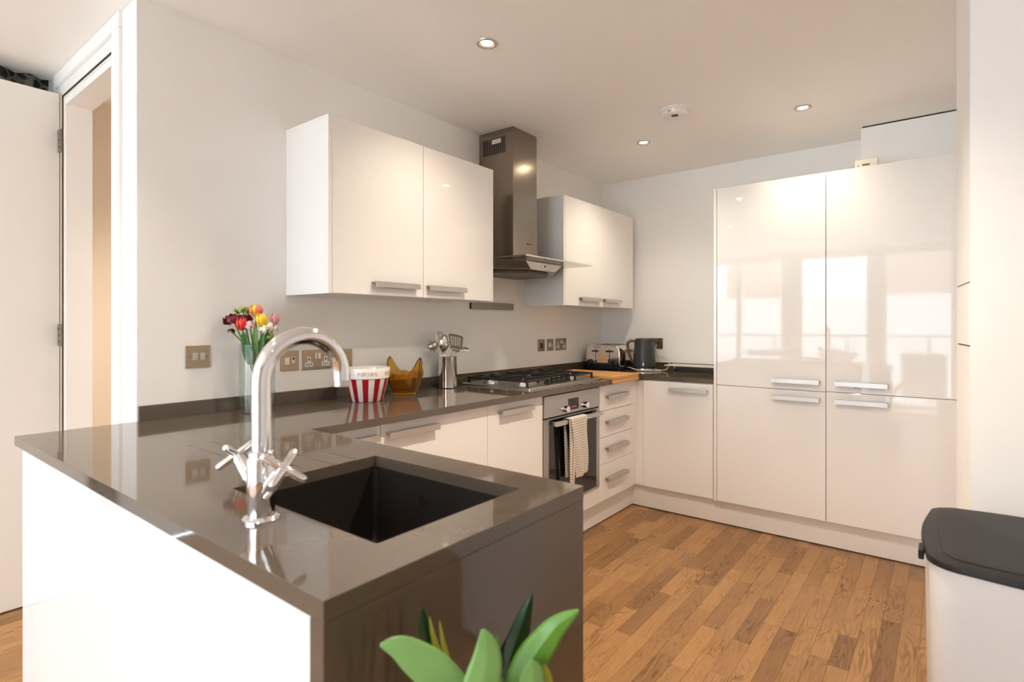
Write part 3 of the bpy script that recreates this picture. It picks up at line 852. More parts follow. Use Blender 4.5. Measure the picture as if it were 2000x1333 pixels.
# ================================================================== WALL PLATES
def plate(name, label, axis, a0, a1, z0, z1, m, kind):
    """axis 'x': on wall x=0 spanning y a0..a1 ; axis 'y': on wall y=0 spanning x a0..a1"""
    cz = (z0 + z1) / 2; ca = (a0 + a1) / 2
    r = root(name, label, 'light switch' if 'switch' in name else 'socket', (0.003, ca, z0) if axis == 'x' else (ca, -0.003, z0))
    def bb(b0, b1, q0, q1, t0, t1):
        if axis == 'x': return B(t0, b0, q0, t1, b1, q1)
        return B(b0, -t1, q0, b1, -t0, q1)
    part('plate', bb(a0, a1, z0, z1, 0.0002, 0.005), m, r, bevel=0.0015)
    if kind == 'switch':
        for dy in (-0.012, 0.014):
            part('rocker', bb(ca + dy - 0.009, ca + dy + 0.009, cz - 0.014, cz + 0.014, 0.005, 0.0085), M['steelflat'], r, bevel=0.001)
        for dy in (-0.031, 0.031):
            part('screw', bb(ca + dy - 0.002, ca + dy + 0.002, cz - 0.002, cz + 0.002, 0.005, 0.0056), M['joint'], r)
    elif kind == 'double':
        for dy in (-0.042, 0.042):
            s_ = part('socket_face', MB().add([], []), M['whiteplastic'], r) if False else None
            t = MB()
            # trefoil white insert: tall pin housing plus two lower ones
            for (b0, b1, q0, q1) in ((-0.008, 0.008, -0.004, 0.022), (-0.020, -0.003, -0.022, -0.004), (0.003, 0.020, -0.022, -0.004)):
                q = bb(ca + dy + b0, ca + dy + b1, cz + q0 - 0.008, cz + q1 - 0.008, 0.005, 0.0058); t.add(q.v, q.f)
            ins = part('pin_insert', t, M['whiteplastic'], r)
            t = MB()
            for (b0, b1, q0, q1) in ((-0.003, 0.003, 0.004, 0.016), (-0.015, -0.007, -0.015, -0.010), (0.007, 0.015, -0.015, -0.010)):
                q = bb(ca + dy + b0, ca + dy + b1, cz + q0 - 0.008, cz + q1 - 0.008, 0.0058, 0.0062); t.add(q.v, q.f)
            part('pin_hole', t, M['joint'], ins)
        for dy in (-0.009, 0.009):
            part('rocker', bb(ca + dy - 0.006, ca + dy + 0.006, cz + 0.004, cz + 0.030, 0.005, 0.008), M['steelflat'] if dy < 0 else M['whiteplastic'], r, bevel=0.001)
    elif kind == 'fused':
        part('insert', bb(ca - 0.024, ca - 0.004, cz - 0.016, cz + 0.014, 0.005, 0.0065), M['whiteplastic'], r)
        part('rocker', bb(ca + 0.004, ca + 0.022, cz - 0.012, cz + 0.016, 0.005, 0.008), M['steelflat'], r, bevel=0.001)
        part('mark', bb(ca + 0.010, ca + 0.019, cz + 0.004, cz + 0.013, 0.008, 0.0084), M['joint'], r)
    elif kind == 'cooker':
        part('rocker', bb(ca - 0.010, ca + 0.012, cz - 0.022, cz + 0.014, 0.005, 0.009), M['joint'], r, bevel=0.001)
        part('neon', bb(ca - 0.016, ca + 0.006, cz + 0.020, cz + 0.027, 0.005, 0.006), M['steelflat'], r)
    elif kind == 'blank':
        part('rocker', bb(ca - 0.011, ca + 0.011, cz - 0.014, cz + 0.014, 0.005, 0.008), M['steelflat'], r, bevel=0.001)
    elif kind == 'single':
        part('rocker', bb(ca + 0.010, ca + 0.024, cz - 0.004, cz + 0.020, 0.005, 0.008), M['plate2'], r, bevel=0.001)
        part('pin_hole', bb(ca + 0.028, ca + 0.036, cz - 0.006, cz + 0.008, 0.005, 0.0056), M['joint'], r)
    return r
plate('light_switch', 'bronze double light switch at the left end of the wall', 'x', -3.203, -3.117, 1.089, 1.175, M['plate'], 'switch')
plate('fused_switch', 'bronze fused switch plate seen through the arch of the tap', 'x', -2.827, -2.742, 1.054, 1.140, M['plate'], 'fused')
plate('wall_socket', 'bronze double wall socket seen through the arch of the tap', 'x', -2.724, -2.578, 1.052, 1.140, M['plate'], 'double')
plate('blank_switch', 'bronze plate partly hidden behind the tap spout end', 'x', -2.550, -2.464, 1.052, 1.138, M['plate'], 'blank')
plate('cooker_switch', 'dark cooker switch with black rocker, leftmost of three near the toaster', 'x', -0.921, -0.838, 1.068, 1.152, M['plate2'], 'cooker')
plate('fused_switch', 'dark fused switch, middle one of three near the toaster', 'x', -0.806, -0.726, 1.068, 1.152, M['plate2'], 'fused')
plate('wall_socket', 'dark double wall socket, rightmost of three near the toaster', 'x', -0.695, -0.552, 1.068, 1.154, M['plate2'], 'double')
plate('wall_socket', 'bronze wall socket on back wall behind the grey kettle', 'y', 0.388, 0.534, 1.070, 1.152, M['plate'], 'single')

# magnetic knife bar
kb = root('knife_rack', 'empty brushed steel magnetic knife bar below the cooker hood', 'knife rack', (0.008, -1.42, 1.350))
part('bar', B(0.0004, -1.623, 1.350, 0.016, -1.216, 1.391), M['knifebar'], kb, bevel=0.001)
part('end_cap', B(0.001, -1.6258, 1.351, 0.015, -1.6235, 1.390), M['joint'], kb)
part('end_cap', B(0.001, -1.2155, 1.351, 0.015, -1.2130, 1.390), M['joint'], kb)

# ================================================================== COOKER HOOD
hc = -1.42
hd = root('cooker_hood', 'stainless chimney cooker hood with flat glass visor', 'cooker hood', (0.2, hc, 1.55))
part('lower_chimney', B(0.0005, hc - 0.122, 1.627, 0.268, hc + 0.122, 1.97), M['hoodsteel'], hd, bevel=0.002)
uc = part('upper_chimney', B(0.0005, hc - 0.119, 1.97, 0.265, hc + 0.119, ZC - 0.0008), M['hoodsteel'], hd, bevel=0.002)
# vent grille on the side facing the room
part('vent_opening', B(0.030, hc - 0.1196, 2.276, 0.206, hc - 0.1188, 2.372), M['blackplastic'], uc)
for k in range(13):
    xx = 0.033 + k * 0.0142
    part('vent_bar', B(xx, hc - 0.1212, 2.276, xx + 0.0048, hc - 0.1196, 2.372), M['hoodsteel'], uc)
part('vent_label', B(0.105, hc - 0.1220, 2.338, 0.175, hc - 0.1213, 2.364), M['cable'], uc)
# body under the glass
topP = [(0.002, hc - 0.345), (0.29, hc - 0.345), (0.408, hc - 0.185), (0.408, hc + 0.185), (0.29, hc + 0.345), (0.002, hc + 0.345)]
botP = [(0.002, hc - 0.30), (0.27, hc - 0.30), (0.398, hc - 0.122), (0.398, hc + 0.122), (0.27, hc + 0.30), (0.002, hc + 0.30)]
part('canopy', MB().prism(botP, 1.570, 1.614, top=topP), M['steel'], hd, bevel=0.001)
def lerp2(a, b, t): return (a[0] + (b[0] - a[0]) * t, a[1] + (b[1] - a[1]) * t)
for s_ in (-1, 1):
    for k in range(6):
        t0, t1 = 0.06 + k * 0.155, 0.06 + k * 0.155 + 0.105
        tp = [(0.290, hc + s_ * 0.3465), (0.409, hc + s_ * 0.1865)]; bp = [(0.270, hc + s_ * 0.3015), (0.399, hc + s_ * 0.1235)]
        def at(u, t):
            a = lerp2(bp[0], tp[0], t); b = lerp2(bp[1], tp[1], t); q = lerp2(a, b, u); return (q[0], q[1], 1.570 + 0.044 * t)
        part('slat', MB().add([at(0.02, t0), at(0.98, t0), at(0.98, t1), at(0.02, t1)], [(0, 1, 2, 3)]), M['hood_dark'], hd, solid=0.0012)
part('filter', MB().prism([(0.02, hc - 0.25), (0.24, hc - 0.25), (0.36, hc - 0.10), (0.36, hc + 0.10), (0.24, hc + 0.25), (0.02, hc + 0.25)], 1.552, 1.5695), M['hood_dark'], hd, bevel=0.004)
sw = part('switch_block', B(0.3990, hc - 0.022, 1.578, 0.4085, hc + 0.022, 1.604), M['steelflat'], hd, bevel=0.002)
part('button', B(0.4085, hc - 0.006, 1.588, 0.4098, hc + 0.006, 1.600), M['joint'], sw)
gl = part('glass_visor', B(0.002, hc - 0.347, 1.6165, 0.527, hc + 0.347, 1.6235), M['hoodglass'], hd)
part('glass_edge', B(0.5272, hc - 0.347, 1.6165, 0.5292, hc + 0.347, 1.6235), M['edgeglass'], gl)
part('glass_edge', B(0.012, hc - 0.3492, 1.6165, 0.527, hc - 0.3472, 1.6235), M['hood_dark'], gl)

def text_mesh(body, size):
    cu = bpy.data.curves.new('lettering', 'FONT')
    cu.body = body; cu.size = size; cu.align_x = 'CENTER'; cu.align_y = 'CENTER'; cu.extrude = 0.0; cu.resolution_u = 3
    ob = bpy.data.objects.new('lettering', cu)
    C.objects.link(ob)
    dg_ = bpy.context.evaluated_depsgraph_get(); dg_.update()
    me = bpy.data.meshes.new_from_object(ob.evaluated_get(dg_))
    vs = [tuple(v.co) for v in me.vertices]; fs = [tuple(p.vertices) for p in me.polygons]
    bpy.data.objects.remove(ob); bpy.data.curves.remove(cu); bpy.data.meshes.remove(me)
    return vs, fs
vs, fs = text_mesh('BOSCH', 0.013)
lg = MB().add([(0.2686, hc + 0.046 + v[0], 1.742 + v[1]) for v in vs], fs)
n = 20
ring = [[(0.2686, hc + 0.016 + rr * math.cos(2 * PI * k / n), 1.742 + rr * math.sin(2 * PI * k / n)) for k in range(n)] for rr in (0.0065, 0.0050)]
lg.rings(ring, cap0=False, cap1=False)
lg.box(0.2685, hc + 0.0135, 1.7385, 0.2687, hc + 0.0148, 1.7455).box(0.2685, hc + 0.0172, 1.7385, 0.2687, hc + 0.0185, 1.7455).box(0.2685, hc + 0.0148, 1.7415, 0.2687, hc + 0.0172, 1.7425)
part('logo', lg, M['blackprint'], hd, label='small dark maker mark and word')

# ================================================================== HOB
hb = root('gas_hob', 'stainless gas hob with black cast iron pan supports', 'hob', (0.295, -1.375, ZT))
hx0, hx1, hy0, hy1 = 0.045, 0.548, -1.752, -1.000
part('tray', MB().rings([rrect(hx0, hx1, hy0, hy1, 0.012, ZT + 0.0004), rrect(hx0, hx1, hy0, hy1, 0.012, ZT + 0.007), rrect(hx0 + 0.006, hx1 - 0.006, hy0 + 0.006, hy1 - 0.006, 0.010, ZT + 0.011),
     rrect(hx0 + 0.022, hx1 - 0.022, hy0 + 0.022, hy1 - 0.022, 0.012, ZT + 0.011), rrect(hx0 + 0.032, hx1 - 0.032, hy0 + 0.032, hy1 - 0.032, 0.012, ZT + 0.007)]), M['steel'], hb, smooth='angle')
burners = [(0.17, -1.62, 0.040), (0.40, -1.62, 0.034), (0.26, -1.376, 0.055), (0.17, -1.13, 0.040), (0.40, -1.13, 0.030)]
for (bx_, by_, br) in burners:
    b_ = part('burner', MB().lathe([(br * 1.25, 0.007), (br * 1.2, 0.014), (br, 0.016), (br, 0.024)], (bx_, by_, ZT), 28, cap1=True), M['steelflat'], hb, smooth='angle')
    part('burner_cap', MB().lathe([(br * 0.88, 0.024), (br * 0.9, 0.030), (br * 0.7, 0.033)], (bx_, by_, ZT), 28, cap1=True), M['iron'], b_, smooth='angle')
def grate(y0, y1, x0, x1, fingers):
    t = 0.0052; zt_ = ZT + 0.046
    mb = MB()
    mb.box(x0, y0, zt_ - 0.012, x1, y0 + 2 * t, zt_).box(x0, y1 - 2 * t, zt_ - 0.012, x1, y1, zt_)
    mb.box(x0, y0 + 2 * t, zt_ - 0.012, x0 + 2 * t, y1 - 2 * t, zt_).box(x1 - 2 * t, y0 + 2 * t, zt_ - 0.012, x1, y1 - 2 * t, zt_)
    for (cx, cy_, r_in) in fingers:
        for dx, dy in ((1, 0), (-1, 0), (0, 1), (0, -1)):
            if dx: 
                xe = x1 - 2 * t if dx > 0 else x0 + 2 * t
                xe = max(min(xe, cx + 0.105), cx - 0.105) if len(fingers) > 1 else xe
                mb.box(cx + dx * r_in, cy_ - t, zt_ - 0.013, xe, cy_ + t, zt_ + 0.002)
            else:
                ye = y1 - 2 * t if dy > 0 else y0 + 2 * t
                mb.box(cx - t, cy_ + dy * r_in, zt_ - 0.013, cx + t, ye, zt_ + 0.002)
    if len(fingers) > 1:
        xm = (fingers[0][0] + fingers[1][0]) / 2
        mb.box(xm - t, y0 + 2 * t, zt_ - 0.012, xm + t, y1 - 2 * t, zt_)
    for cx in (x0 + 0.006, x1 - 0.006):
        for cy_ in (y0 + 0.006, y1 - 0.006):
            mb.box(cx - 0.006, cy_ - 0.006, ZT + 0.009, cx + 0.006, cy_ + 0.006, zt_ - 0.011)
    return mb
part('pan_support', grate(-1.722, -1.512, 0.075, 0.505, [(0.17, -1.62, 0.018), (0.40, -1.62, 0.016)]), M['iron'], hb, bevel=0.002)
part('pan_support', grate(-1.505, -1.247, 0.075, 0.420, [(0.26, -1.376, 0.022)]), M['iron'], hb, bevel=0.002)
part('pan_support', grate(-1.240, -1.030, 0.075, 0.505, [(0.17, -1.13, 0.018), (0.40, -1.13, 0.016)]), M['iron'], hb, bevel=0.002)
for k in range(5):
    yy = -1.480 + k * 0.052
    kn = part('knob', MB().lathe([(0.021, 0.008), (0.020, 0.014), (0.0175, 0.030), (0.0150, 0.032)], (0.468, yy, ZT), 22, cap1=True), M['blackplastic'], hb, smooth='angle')
    part('grip', B(0.452, yy - 0.004, ZT + 0.032, 0.484, yy + 0.004, ZT + 0.040), M['blackplastic'], kn, bevel=0.001)

# over-edge cutting board
cbd = root('chopping_board', 'wooden chopping board with front lip over the worktop edge', 'chopping board', (0.38, -0.80, ZT))
yb0, yb1 = -0.992, -0.640
part('board', B(0.125, yb0, ZT + 0.0005, 0.634, yb1, ZT + 0.0205), M['board'], cbd, bevel=0.003)
part('front_lip', B(0.6152, yb0, ZT - 0.024, 0.634, yb1, ZT - 0.0003), M['board'], cbd, bevel=0.003)

# ================================================================== TOASTER
ts = root('toaster', 'chrome four slice toaster with a sticker in the far corner', 'toaster', (0.175, -0.23, ZT))
tx0, tx1, ty0, ty1 = 0.052, 0.342, -0.345, -0.075
zb_ = ZT + 0.012
prof = []
for (xx, zz) in [(tx0 + 0.006, 0.022), (tx0, 0.05), (tx0, 0.13), (tx0 + 0.010, 0.165), (tx0 + 0.034, 0.186), (tx0 + 0.07, 0.192), (tx1 - 0.07, 0.192), (tx1 - 0.034, 0.186), (tx1 - 0.010, 0.165), (tx1, 0.13), (tx1, 0.05), (tx1 - 0.006, 0.022)]:
    prof.append((xx, ZT + zz))
part('body', MB().rings([[(x_, y_, z_) for x_, z_ in prof] for y_ in (ty0, ty1)]), M['pot_steel'], ts, bevel=0.006, seg=3, smooth='angle', angle=0.9)
part('base', B(tx0 + 0.008, ty0 + 0.006, ZT + 0.006, tx1 - 0.008, ty1 - 0.006, ZT + 0.0225), M['blackplastic'], ts)
for a in (tx0 + 0.03, tx1 - 0.03):
    for b in (ty0 + 0.03, ty1 - 0.03):
        part('foot', MB().cyl((a, b, ZT + 0.0003), 0.010, 0.006, 'z', 12), M['blackplastic'], ts)
for k in range(4):
    xx = tx0 + 0.062 + k * 0.049
    part('bread_slot', B(xx, ty0 + 0.05, ZT + 0.1915, xx + 0.020, ty1 - 0.04, ZT + 0.1930), M['joint'], ts)
part('lower_strip', B(tx0 + 0.002, ty0 - 0.004, ZT + 0.024, tx1 - 0.002, ty0 + 0.001, ZT + 0.046), M['blackplastic'], ts)
for xx in (tx0 + 0.086, tx1 - 0.086):
    part('lever_track', B(xx - 0.0025, ty0 - 0.0012, ZT + 0.062, xx + 0.0025, ty0 - 0.0002, ZT + 0.160), M['joint'], ts)
    part('lever', B(xx - 0.026, ty0 - 0.018, ZT + 0.137, xx + 0.026, ty0 - 0.002, ZT + 0.149), M['blackplastic'], ts, bevel=0.003)
for xx in (tx0 + 0.038, tx1 - 0.038):
    part('dial', MB().lathe([(0.024, 0.0), (0.023, -0.014), (0.018, -0.018)], (xx, ty0 - 0.004, ZT + 0.056), 24, 'y', cap1=True), M['blackplastic'], ts, smooth='angle')
stx = (tx0 + tx1) / 2
st = part('sticker', B(stx - 0.045, ty0 - 0.0012, ZT + 0.056, stx + 0.045, ty0 - 0.0004, ZT + 0.150), M['sticker_w'], ts)
part('toast_picture', B(stx - 0.028, ty0 - 0.0018, ZT + 0.083, stx + 0.028, ty0 - 0.0013, ZT + 0.120), M['sticker_o'], st)
part('sticker_band', B(stx - 0.036, ty0 - 0.0018, ZT + 0.066, stx + 0.036, ty0 - 0.0013, ZT + 0.082), M['sticker_p'], st)

# ================================================================== KETTLE
kx, ky = 0.465, -0.185
kt = root('electric_kettle', 'dark grey tapered electric kettle with brown handle', 'kettle', (kx, ky, ZT))
part('power_base', MB().lathe([(0.088, 0.0004), (0.090, 0.006), (0.088, 0.018), (0.080, 0.022)], (kx, ky, ZT), 40, cap1=True), M['chrome'], kt, smooth='angle')
part('body', MB().lathe([(0.070, 0.0225), (0.083, 0.024), (0.084, 0.034), (0.080, 0.12), (0.072, 0.225), (0.070, 0.232), (0.066, 0.236)], (kx, ky, ZT), 48, cap0=True, cap1=True), M['kettle'], kt, smooth='angle')
part('lid', MB().lathe([(0.066, 0.2365), (0.064, 0.242), (0.02, 0.244)], (kx, ky, ZT), 40, cap1=True), M['kettle'], kt, smooth='angle')
part('spout', MB().add([(kx + 0.066, ky - 0.022, ZT + 0.205), (kx + 0.066, ky + 0.022, ZT + 0.205), (kx + 0.064, ky + 0.026, ZT + 0.236), (kx + 0.064, ky - 0.026, ZT + 0.236), (kx + 0.092, ky, ZT + 0.236)],
     [(0, 4, 1), (0, 3, 4), (1, 4, 2), (0, 1, 2, 3), (2, 4, 3)]), M['kettle'], kt)
hx_ = -0.86; hy_ = -0.50
def hp(r_, z_): return (kx + hx_ * r_, ky + hy_ * r_, ZT + z_)
part('handle', MB().tube([hp(0.066, 0.222), hp(0.10, 0.224), hp(0.122, 0.212), hp(0.126, 0.19), hp(0.118, 0.14), hp(0.100, 0.085), hp(0.086, 0.055)], [0.011, 0.012, 0.012, 0.0115, 0.010, 0.009, 0.007], 14), M['kettlewood'], kt, smooth='angle')
# small white maker mark near the base, on the side facing the room
a = math.atan2(-4.08 - ky, 2.25 - kx) - 0.10
rb = 0.0842
lgm = MB()
def onk(da, z_): return (kx + rb * math.cos(a + da), ky + rb * math.sin(a + da), ZT + z_)
lgm.add([onk(-0.05, 0.040), onk(0.05, 0.040), onk(0.065, 0.052), onk(0.05, 0.062), onk(-0.05, 0.062), onk(-0.065, 0.052)], [(0, 1, 2, 3, 4, 5)])
part('logo', lgm, M['whiteprint'], kt, label='small white badge')
pc = [(kx + 0.08, ky + 0.02, ZT + 0.010), (kx + 0.13, ky + 0.01, ZT + 0.006), (kx + 0.165, ky + 0.03, ZT + 0.018), (kx + 0.160, ky + 0.09, ZT + 0.055), (kx + 0.12, ky + 0.135, ZT + 0.085), (kx + 0.05, ky + 0.155, ZT + 0.105), (kx + 0.02, ky + 0.165, ZT + 0.16), (kx + 0.02, ky + 0.172, ZT + 0.19)]
def smooth_path(p, n=8):
    p = [Vector(q) for q in p]; out = []
    for i in range(len(p) - 1):
        p0 = p[max(i - 1, 0)]; p1 = p[i]; p2 = p[i + 1]; p3 = p[min(i + 2, len(p) - 1)]
        for k in range(n):
            t = k / n
            out.append(0.5 * ((2 * p1) + (p2 - p0) * t + (2 * p0 - 5 * p1 + 4 * p2 - p3) * t * t + (-p0 + 3 * p1 - 3 * p2 + p3) * t ** 3))
    out.append(p[-1]); return out
part('power_cord', MB().tube(smooth_path(pc), 0.0035, 8), M['cable'], kt, smooth=True)
part('cord_loop', MB().tube(smooth_path([(kx - 0.115, ky - 0.05, ZT + 0.016), (kx - 0.07, ky - 0.10, ZT + 0.024), (kx + 0.0, ky - 0.108, ZT + 0.008), (kx + 0.08, ky - 0.09, ZT + 0.007), (kx + 0.14, ky - 0.03, ZT + 0.007), (kx + 0.11, ky + 0.03, ZT + 0.0075)]), 0.0035, 8), M['cable'], kt, smooth=True)

# shelf rack
rk = root('shelf_rack', 'low cream shelf rack on thin wire legs beside the tall cupboards', 'shelf rack', (0.86, -0.13, ZT))
part('shelf', B(0.628, -0.205, ZT + 0.043, 1.100, -0.030, ZT + 0.050), M['rack'], rk, bevel=0.0015)
for xx in (0.655, 1.062):
    for yy in (-0.19, -0.05):
        part('leg', MB().tube([(xx, yy, ZT + 0.043), (xx - 0.002, yy - 0.006, ZT + 0.035), (xx - 0.006, yy - 0.008, ZT + 0.018), (xx - 0.006, yy - 0.006, ZT + 0.0004)], 0.003, 8), M['chrome'], rk, smooth=True)

# ================================================================== POPCORN BOWL
bcx, bcy = 0.190, -2.519
pb = root('popcorn_bowl', 'red and white striped popcorn bowl with lettered rim', 'bowl', (bcx, bcy, ZT))
NS = 88
prof = [(0.068, 0.0005), (0.072, 0.004), (0.0965, 0.104)]
mb = MB()
rr = [[(bcx + r_ * math.cos(2 * PI * i / NS), bcy + r_ * math.sin(2 * PI * i / NS), ZT + h) for i in range(NS)] for r_, h in prof]
mb.v = [p for r_ in rr for p in r_]
for k in range(2):
    for i in range(NS):
        j = (i + 1) % NS
        mb.f.append([k * NS + i, k * NS + j, (k + 1) * NS + j, (k + 1) * NS + i]); mb.mi.append((i // 4) % 2)
mb.f.append(list(range(NS - 1, -1, -1))); mb.mi.append(0)
part('body', mb, [M['ceramic'], M['red']], pb, smooth='angle')
part('rim', MB().lathe([(0.0962, 0.103), (0.1005, 0.105), (0.1035, 0.147), (0.1020, 0.150), (0.0990, 0.148), (0.094, 0.100), (0.066, 0.012), (0.010, 0.010)], (bcx, bcy, ZT), 64, cap1=True), M['ceramic'], pb, smooth='angle')
# hand-made serif letters, wrapped round the rim
def letter(ch):
    S = []  # strokes as quads: (x0,y0,x1,y1,w)
    def st_(x_, y0_, y1_, w): S.append([(x_ - w / 2, y0_), (x_ + w / 2, y0_), (x_ + w / 2, y1_), (x_ - w / 2, y1_)])
    def hb_(x0_, x1_, y_, h): S.append([(x0_, y_ - h / 2), (x1_, y_ - h / 2), (x1_, y_ + h / 2), (x0_, y_ + h / 2)])
    def dg_(xa, ya, xb, yb, w): S.append([(xa - w / 2, ya), (xa + w / 2, ya), (xb + w / 2, yb), (xb - w / 2, yb)])
    def arc(cx, cy_, rx, ry, a0, a1, w0, w1, n=12):
        for k in range(n):
            t0 = a0 + (a1 - a0) * k / n; t1 = a0 + (a1 - a0) * (k + 1) / n
            def wd(t): return w0 + (w1 - w0) * abs(math.cos(t))
            q = []
            for t, s_ in ((t0, -1), (t1, -1), (t1, 1), (t0, 1)):
                q.append((cx + (rx + s_ * wd(t) / 2) * math.cos(t), cy_ + (ry + s_ * w0 / 2) * math.sin(t)))
            S.append(q)
    if ch in 'PR':
        st_(0.16, 0, 1, 0.16); hb_(0, 0.34, 0.03, 0.06); hb_(0, 0.3, 0.97, 0.06)
        arc(0.28, 0.74, 0.26, 0.24, -PI / 2, PI / 2, 0.06, 0.15)
        hb_(0.2, 0.3, 0.50, 0.06)
        if ch == 'R': dg_(0.66, 0, 0.34, 0.5, 0.16); hb_(0.54, 0.8, 0.03, 0.06)
    elif ch == 'O': arc(0.36, 0.5, 0.30, 0.47, 0, 2 * PI, 0.06, 0.16, 20)
    elif ch == 'C': arc(0.36, 0.5, 0.30, 0.47, 0.7, 2 * PI - 0.7, 0.06, 0.16, 16); st_(0.62, 0.62, 0.86, 0.06)
    elif ch == 'N': st_(0.12, 0, 1, 0.06); st_(0.66, 0, 1, 0.06); dg_(0.64, 0, 0.14, 1, 0.17); hb_(0, 0.24, 0.03, 0.06); hb_(0, 0.2, 0.97, 0.06); hb_(0.56, 0.78, 0.97, 0.06)
    return S
W_ = {'P': 0.66, 'O': 0.78, 'C': 0.76, 'R': 0.84, 'N': 0.86}
lt = MB()
hgt = 0.0165
facing = math.atan2(-4.08 - bcy, 2.25 - bcx) + 0.03
word = 'POPCORN'
wlen = sum(W_[c_] for c_ in word) * hgt
period = wlen + 0.024
nrep = int(2 * PI * 0.103 / period)
for rep in range(nrep):
    xcur = -wlen / 2
    for ch in word:
        for q in letter(ch):
            vs_ = []
            for (u, v) in q:
                s_ = xcur + u * hgt
                zz = 0.1175 + v * hgt
                r_ = 0.1005 + (zz - 0.105) / 0.042 * 0.003 + 0.0004
                an = facing + rep * 2 * PI / nrep + s_ / 0.102
                vs_.append((bcx + r_ * math.cos(an), bcy + r_ * math.sin(an), ZT + zz))
            lt.add(vs_, [(0, 1, 2, 3)])
        xcur += W_[ch] * hgt
part('lettering', lt, M['lettering'], pb, label='faded red serif lettering round the rim')

# ================================================================== AMBER GLASS BOWL
acx, acy = 0.150, -2.262
ab = root('amber_glass_bowl', 'amber glass basket bowl with two pointed upright ears', 'bowl', (acx, acy, ZT))
part('foot', MB().lathe([(0.052, 0.0004), (0.054, 0.005), (0.046, 0.014)], (acx, acy, ZT), 40, cap0=True), M['amber'], ab, smooth='angle')
wdir = math.atan2(0.62, 0.79) - 0.55
def amber(u, v):
    a = 2 * PI * u
    c2 = math.cos(a)
    r_ = 0.044 + 0.044 * min(1.0, v / 0.72) ** 0.6
    lift = 0.010 + 0.092 * min(1.0, v / 0.72) ** 1.25
    r_ *= 1 + 0.035 * math.sin(12 * a) * v
    ear = max(0.0, 1 - abs(math.atan2(math.sin(a), abs(c2))) / 0.62)
    if v > 0.72:
        k = (v - 0.72) / 0.28
        lift += k * (0.006 + 0.078 * ear) + 0.004 * math.cos(8 * a) * k * (1 - ear)
        r_ += 0.012 * ear * k
    an = a + wdir
    return (acx + r_ * math.cos(an), acy + r_ * math.sin(an), ZT + lift)
part('bowl', MB().grid(amber, 96, 22), M['amber'], ab, smooth=True, solid=0.004)

# ================================================================== UTENSIL POT AND UTENSILS
ux, uy = 0.118, -1.930
up = root('utensil_pot', 'polished steel utensil pot beside the hob', 'pot', (ux, uy, ZT))
part('pot', MB().lathe([(0.046, 0.0004), (0.050, 0.004), (0.0505, 0.170), (0.0515, 0.173), (0.0495, 0.174), (0.0480, 0.170), (0.047, 0.008), (0.005, 0.007)], (ux, uy, ZT), 48, cap0=True, cap1=True), M['pot_steel'], up, smooth='angle')
def U(lat, z, dep=0.0):
    """point in the plane facing the room: lat = sideways (along wall +y / out of wall), z height, dep towards room"""
    return Vector((ux + lat * 0.62 + dep * 0.79, uy + lat * 0.79 - dep * 0.62, ZT + z))
def blade(pts_w, dep, thick=0.0012, cup=0.0):
    """flat blade from a list of (centre_lat, z, half width)"""
    L_ = [[U(c_ - w, z, dep - cup * 0), U(c_ - w * 0.5, z, dep - cup), U(c_, z, dep - cup * 1.3), U(c_ + w * 0.5, z, dep - cup), U(c_ + w, z, dep)] for c_, z, w in pts_w]
    mb_ = MB()
    vs_ = [tuple(p) for row in L_ for p in row]
    fs_ = [(k * 5 + i, k * 5 + i + 1, (k + 1) * 5 + i + 1, (k + 1) * 5 + i) for k in range(len(L_) - 1) for i in range(4)]
    return mb_.add(vs_, fs_)
# slotted turner
r = root('slotted_turner', 'slotted steel turner standing in the utensil pot', 'utensil', tuple(U(0.0, 0.01, 0.0)))
part('handle', MB().tube([U(-0.012, 0.012, 0.01), U(0.018, 0.17, 0.015), U(0.027, 0.205, 0.016)], 0.0035, 8), M['steel'], r, smooth=True)
tb = MB()
cL, wB, wT = 0.043, 0.030, 0.040
def tq(u, t):   # u -1..1 across, t 0..1 up the blade
    w = wB + (wT - wB) * t
    ang = -0.16
    lat = cL + u * w; z_ = 0.212 + t * 0.078 - u * w * 0.22 - 0.006 * (abs(u) ** 4)
    return U(lat, z_, 0.016)
cols = [-1, -0.78, -0.62, -0.46, -0.30, -0.14, 0.02, 0.18, 0.34, 0.50, 0.66, 0.82, 1]
rows = [0, 0.22, 0.86, 1.0]
tv = [tuple(tq(c_, t)) for t in rows for c_ in cols]
tf = []
nc = len(cols)
for j in range(3):
    for i in range(nc - 1):
        if j == 1 and i in (1, 3, 5, 7, 9): continue
        tf.append((j * nc + i, j * nc + i + 1, (j + 1) * nc + i + 1, (j + 1) * nc + i))
tb.add(tv, tf)
tb.add([tuple(tq(-0.5, -0.18)), tuple(tq(0.5, -0.18)), tuple(tq(0.95, 0)), tuple(tq(-0.95, 0))], [(0, 1, 2, 3)])
part('blade', tb, M['turner'], r, solid=0.0018)
# large solid serving spoon, seen from its back
r = root('serving_spoon', 'large round steel serving spoon leaning left in the utensil pot', 'utensil', tuple(U(0.01, 0.01, 0.0)))
part('handle', MB().tube([U(0.012, 0.012, 0.0), U(-0.012, 0.17, 0.0), U(-0.016, 0.20, 0.0)], 0.0035, 8), M['pot_steel'], r, smooth=True)
def spoon(u, v):
    a = u * 2 * PI
    rr_ = v
    return U(-0.022 + 0.029 * rr_ * math.cos(a), 0.246 + 0.046 * rr_ * math.sin(a), 0.004 + 0.014 * (1 - rr_ ** 2))
part('spoon_bowl', MB().grid(spoon, 28, 8), M['pot_steel'], r, smooth=True, solid=0.0012)
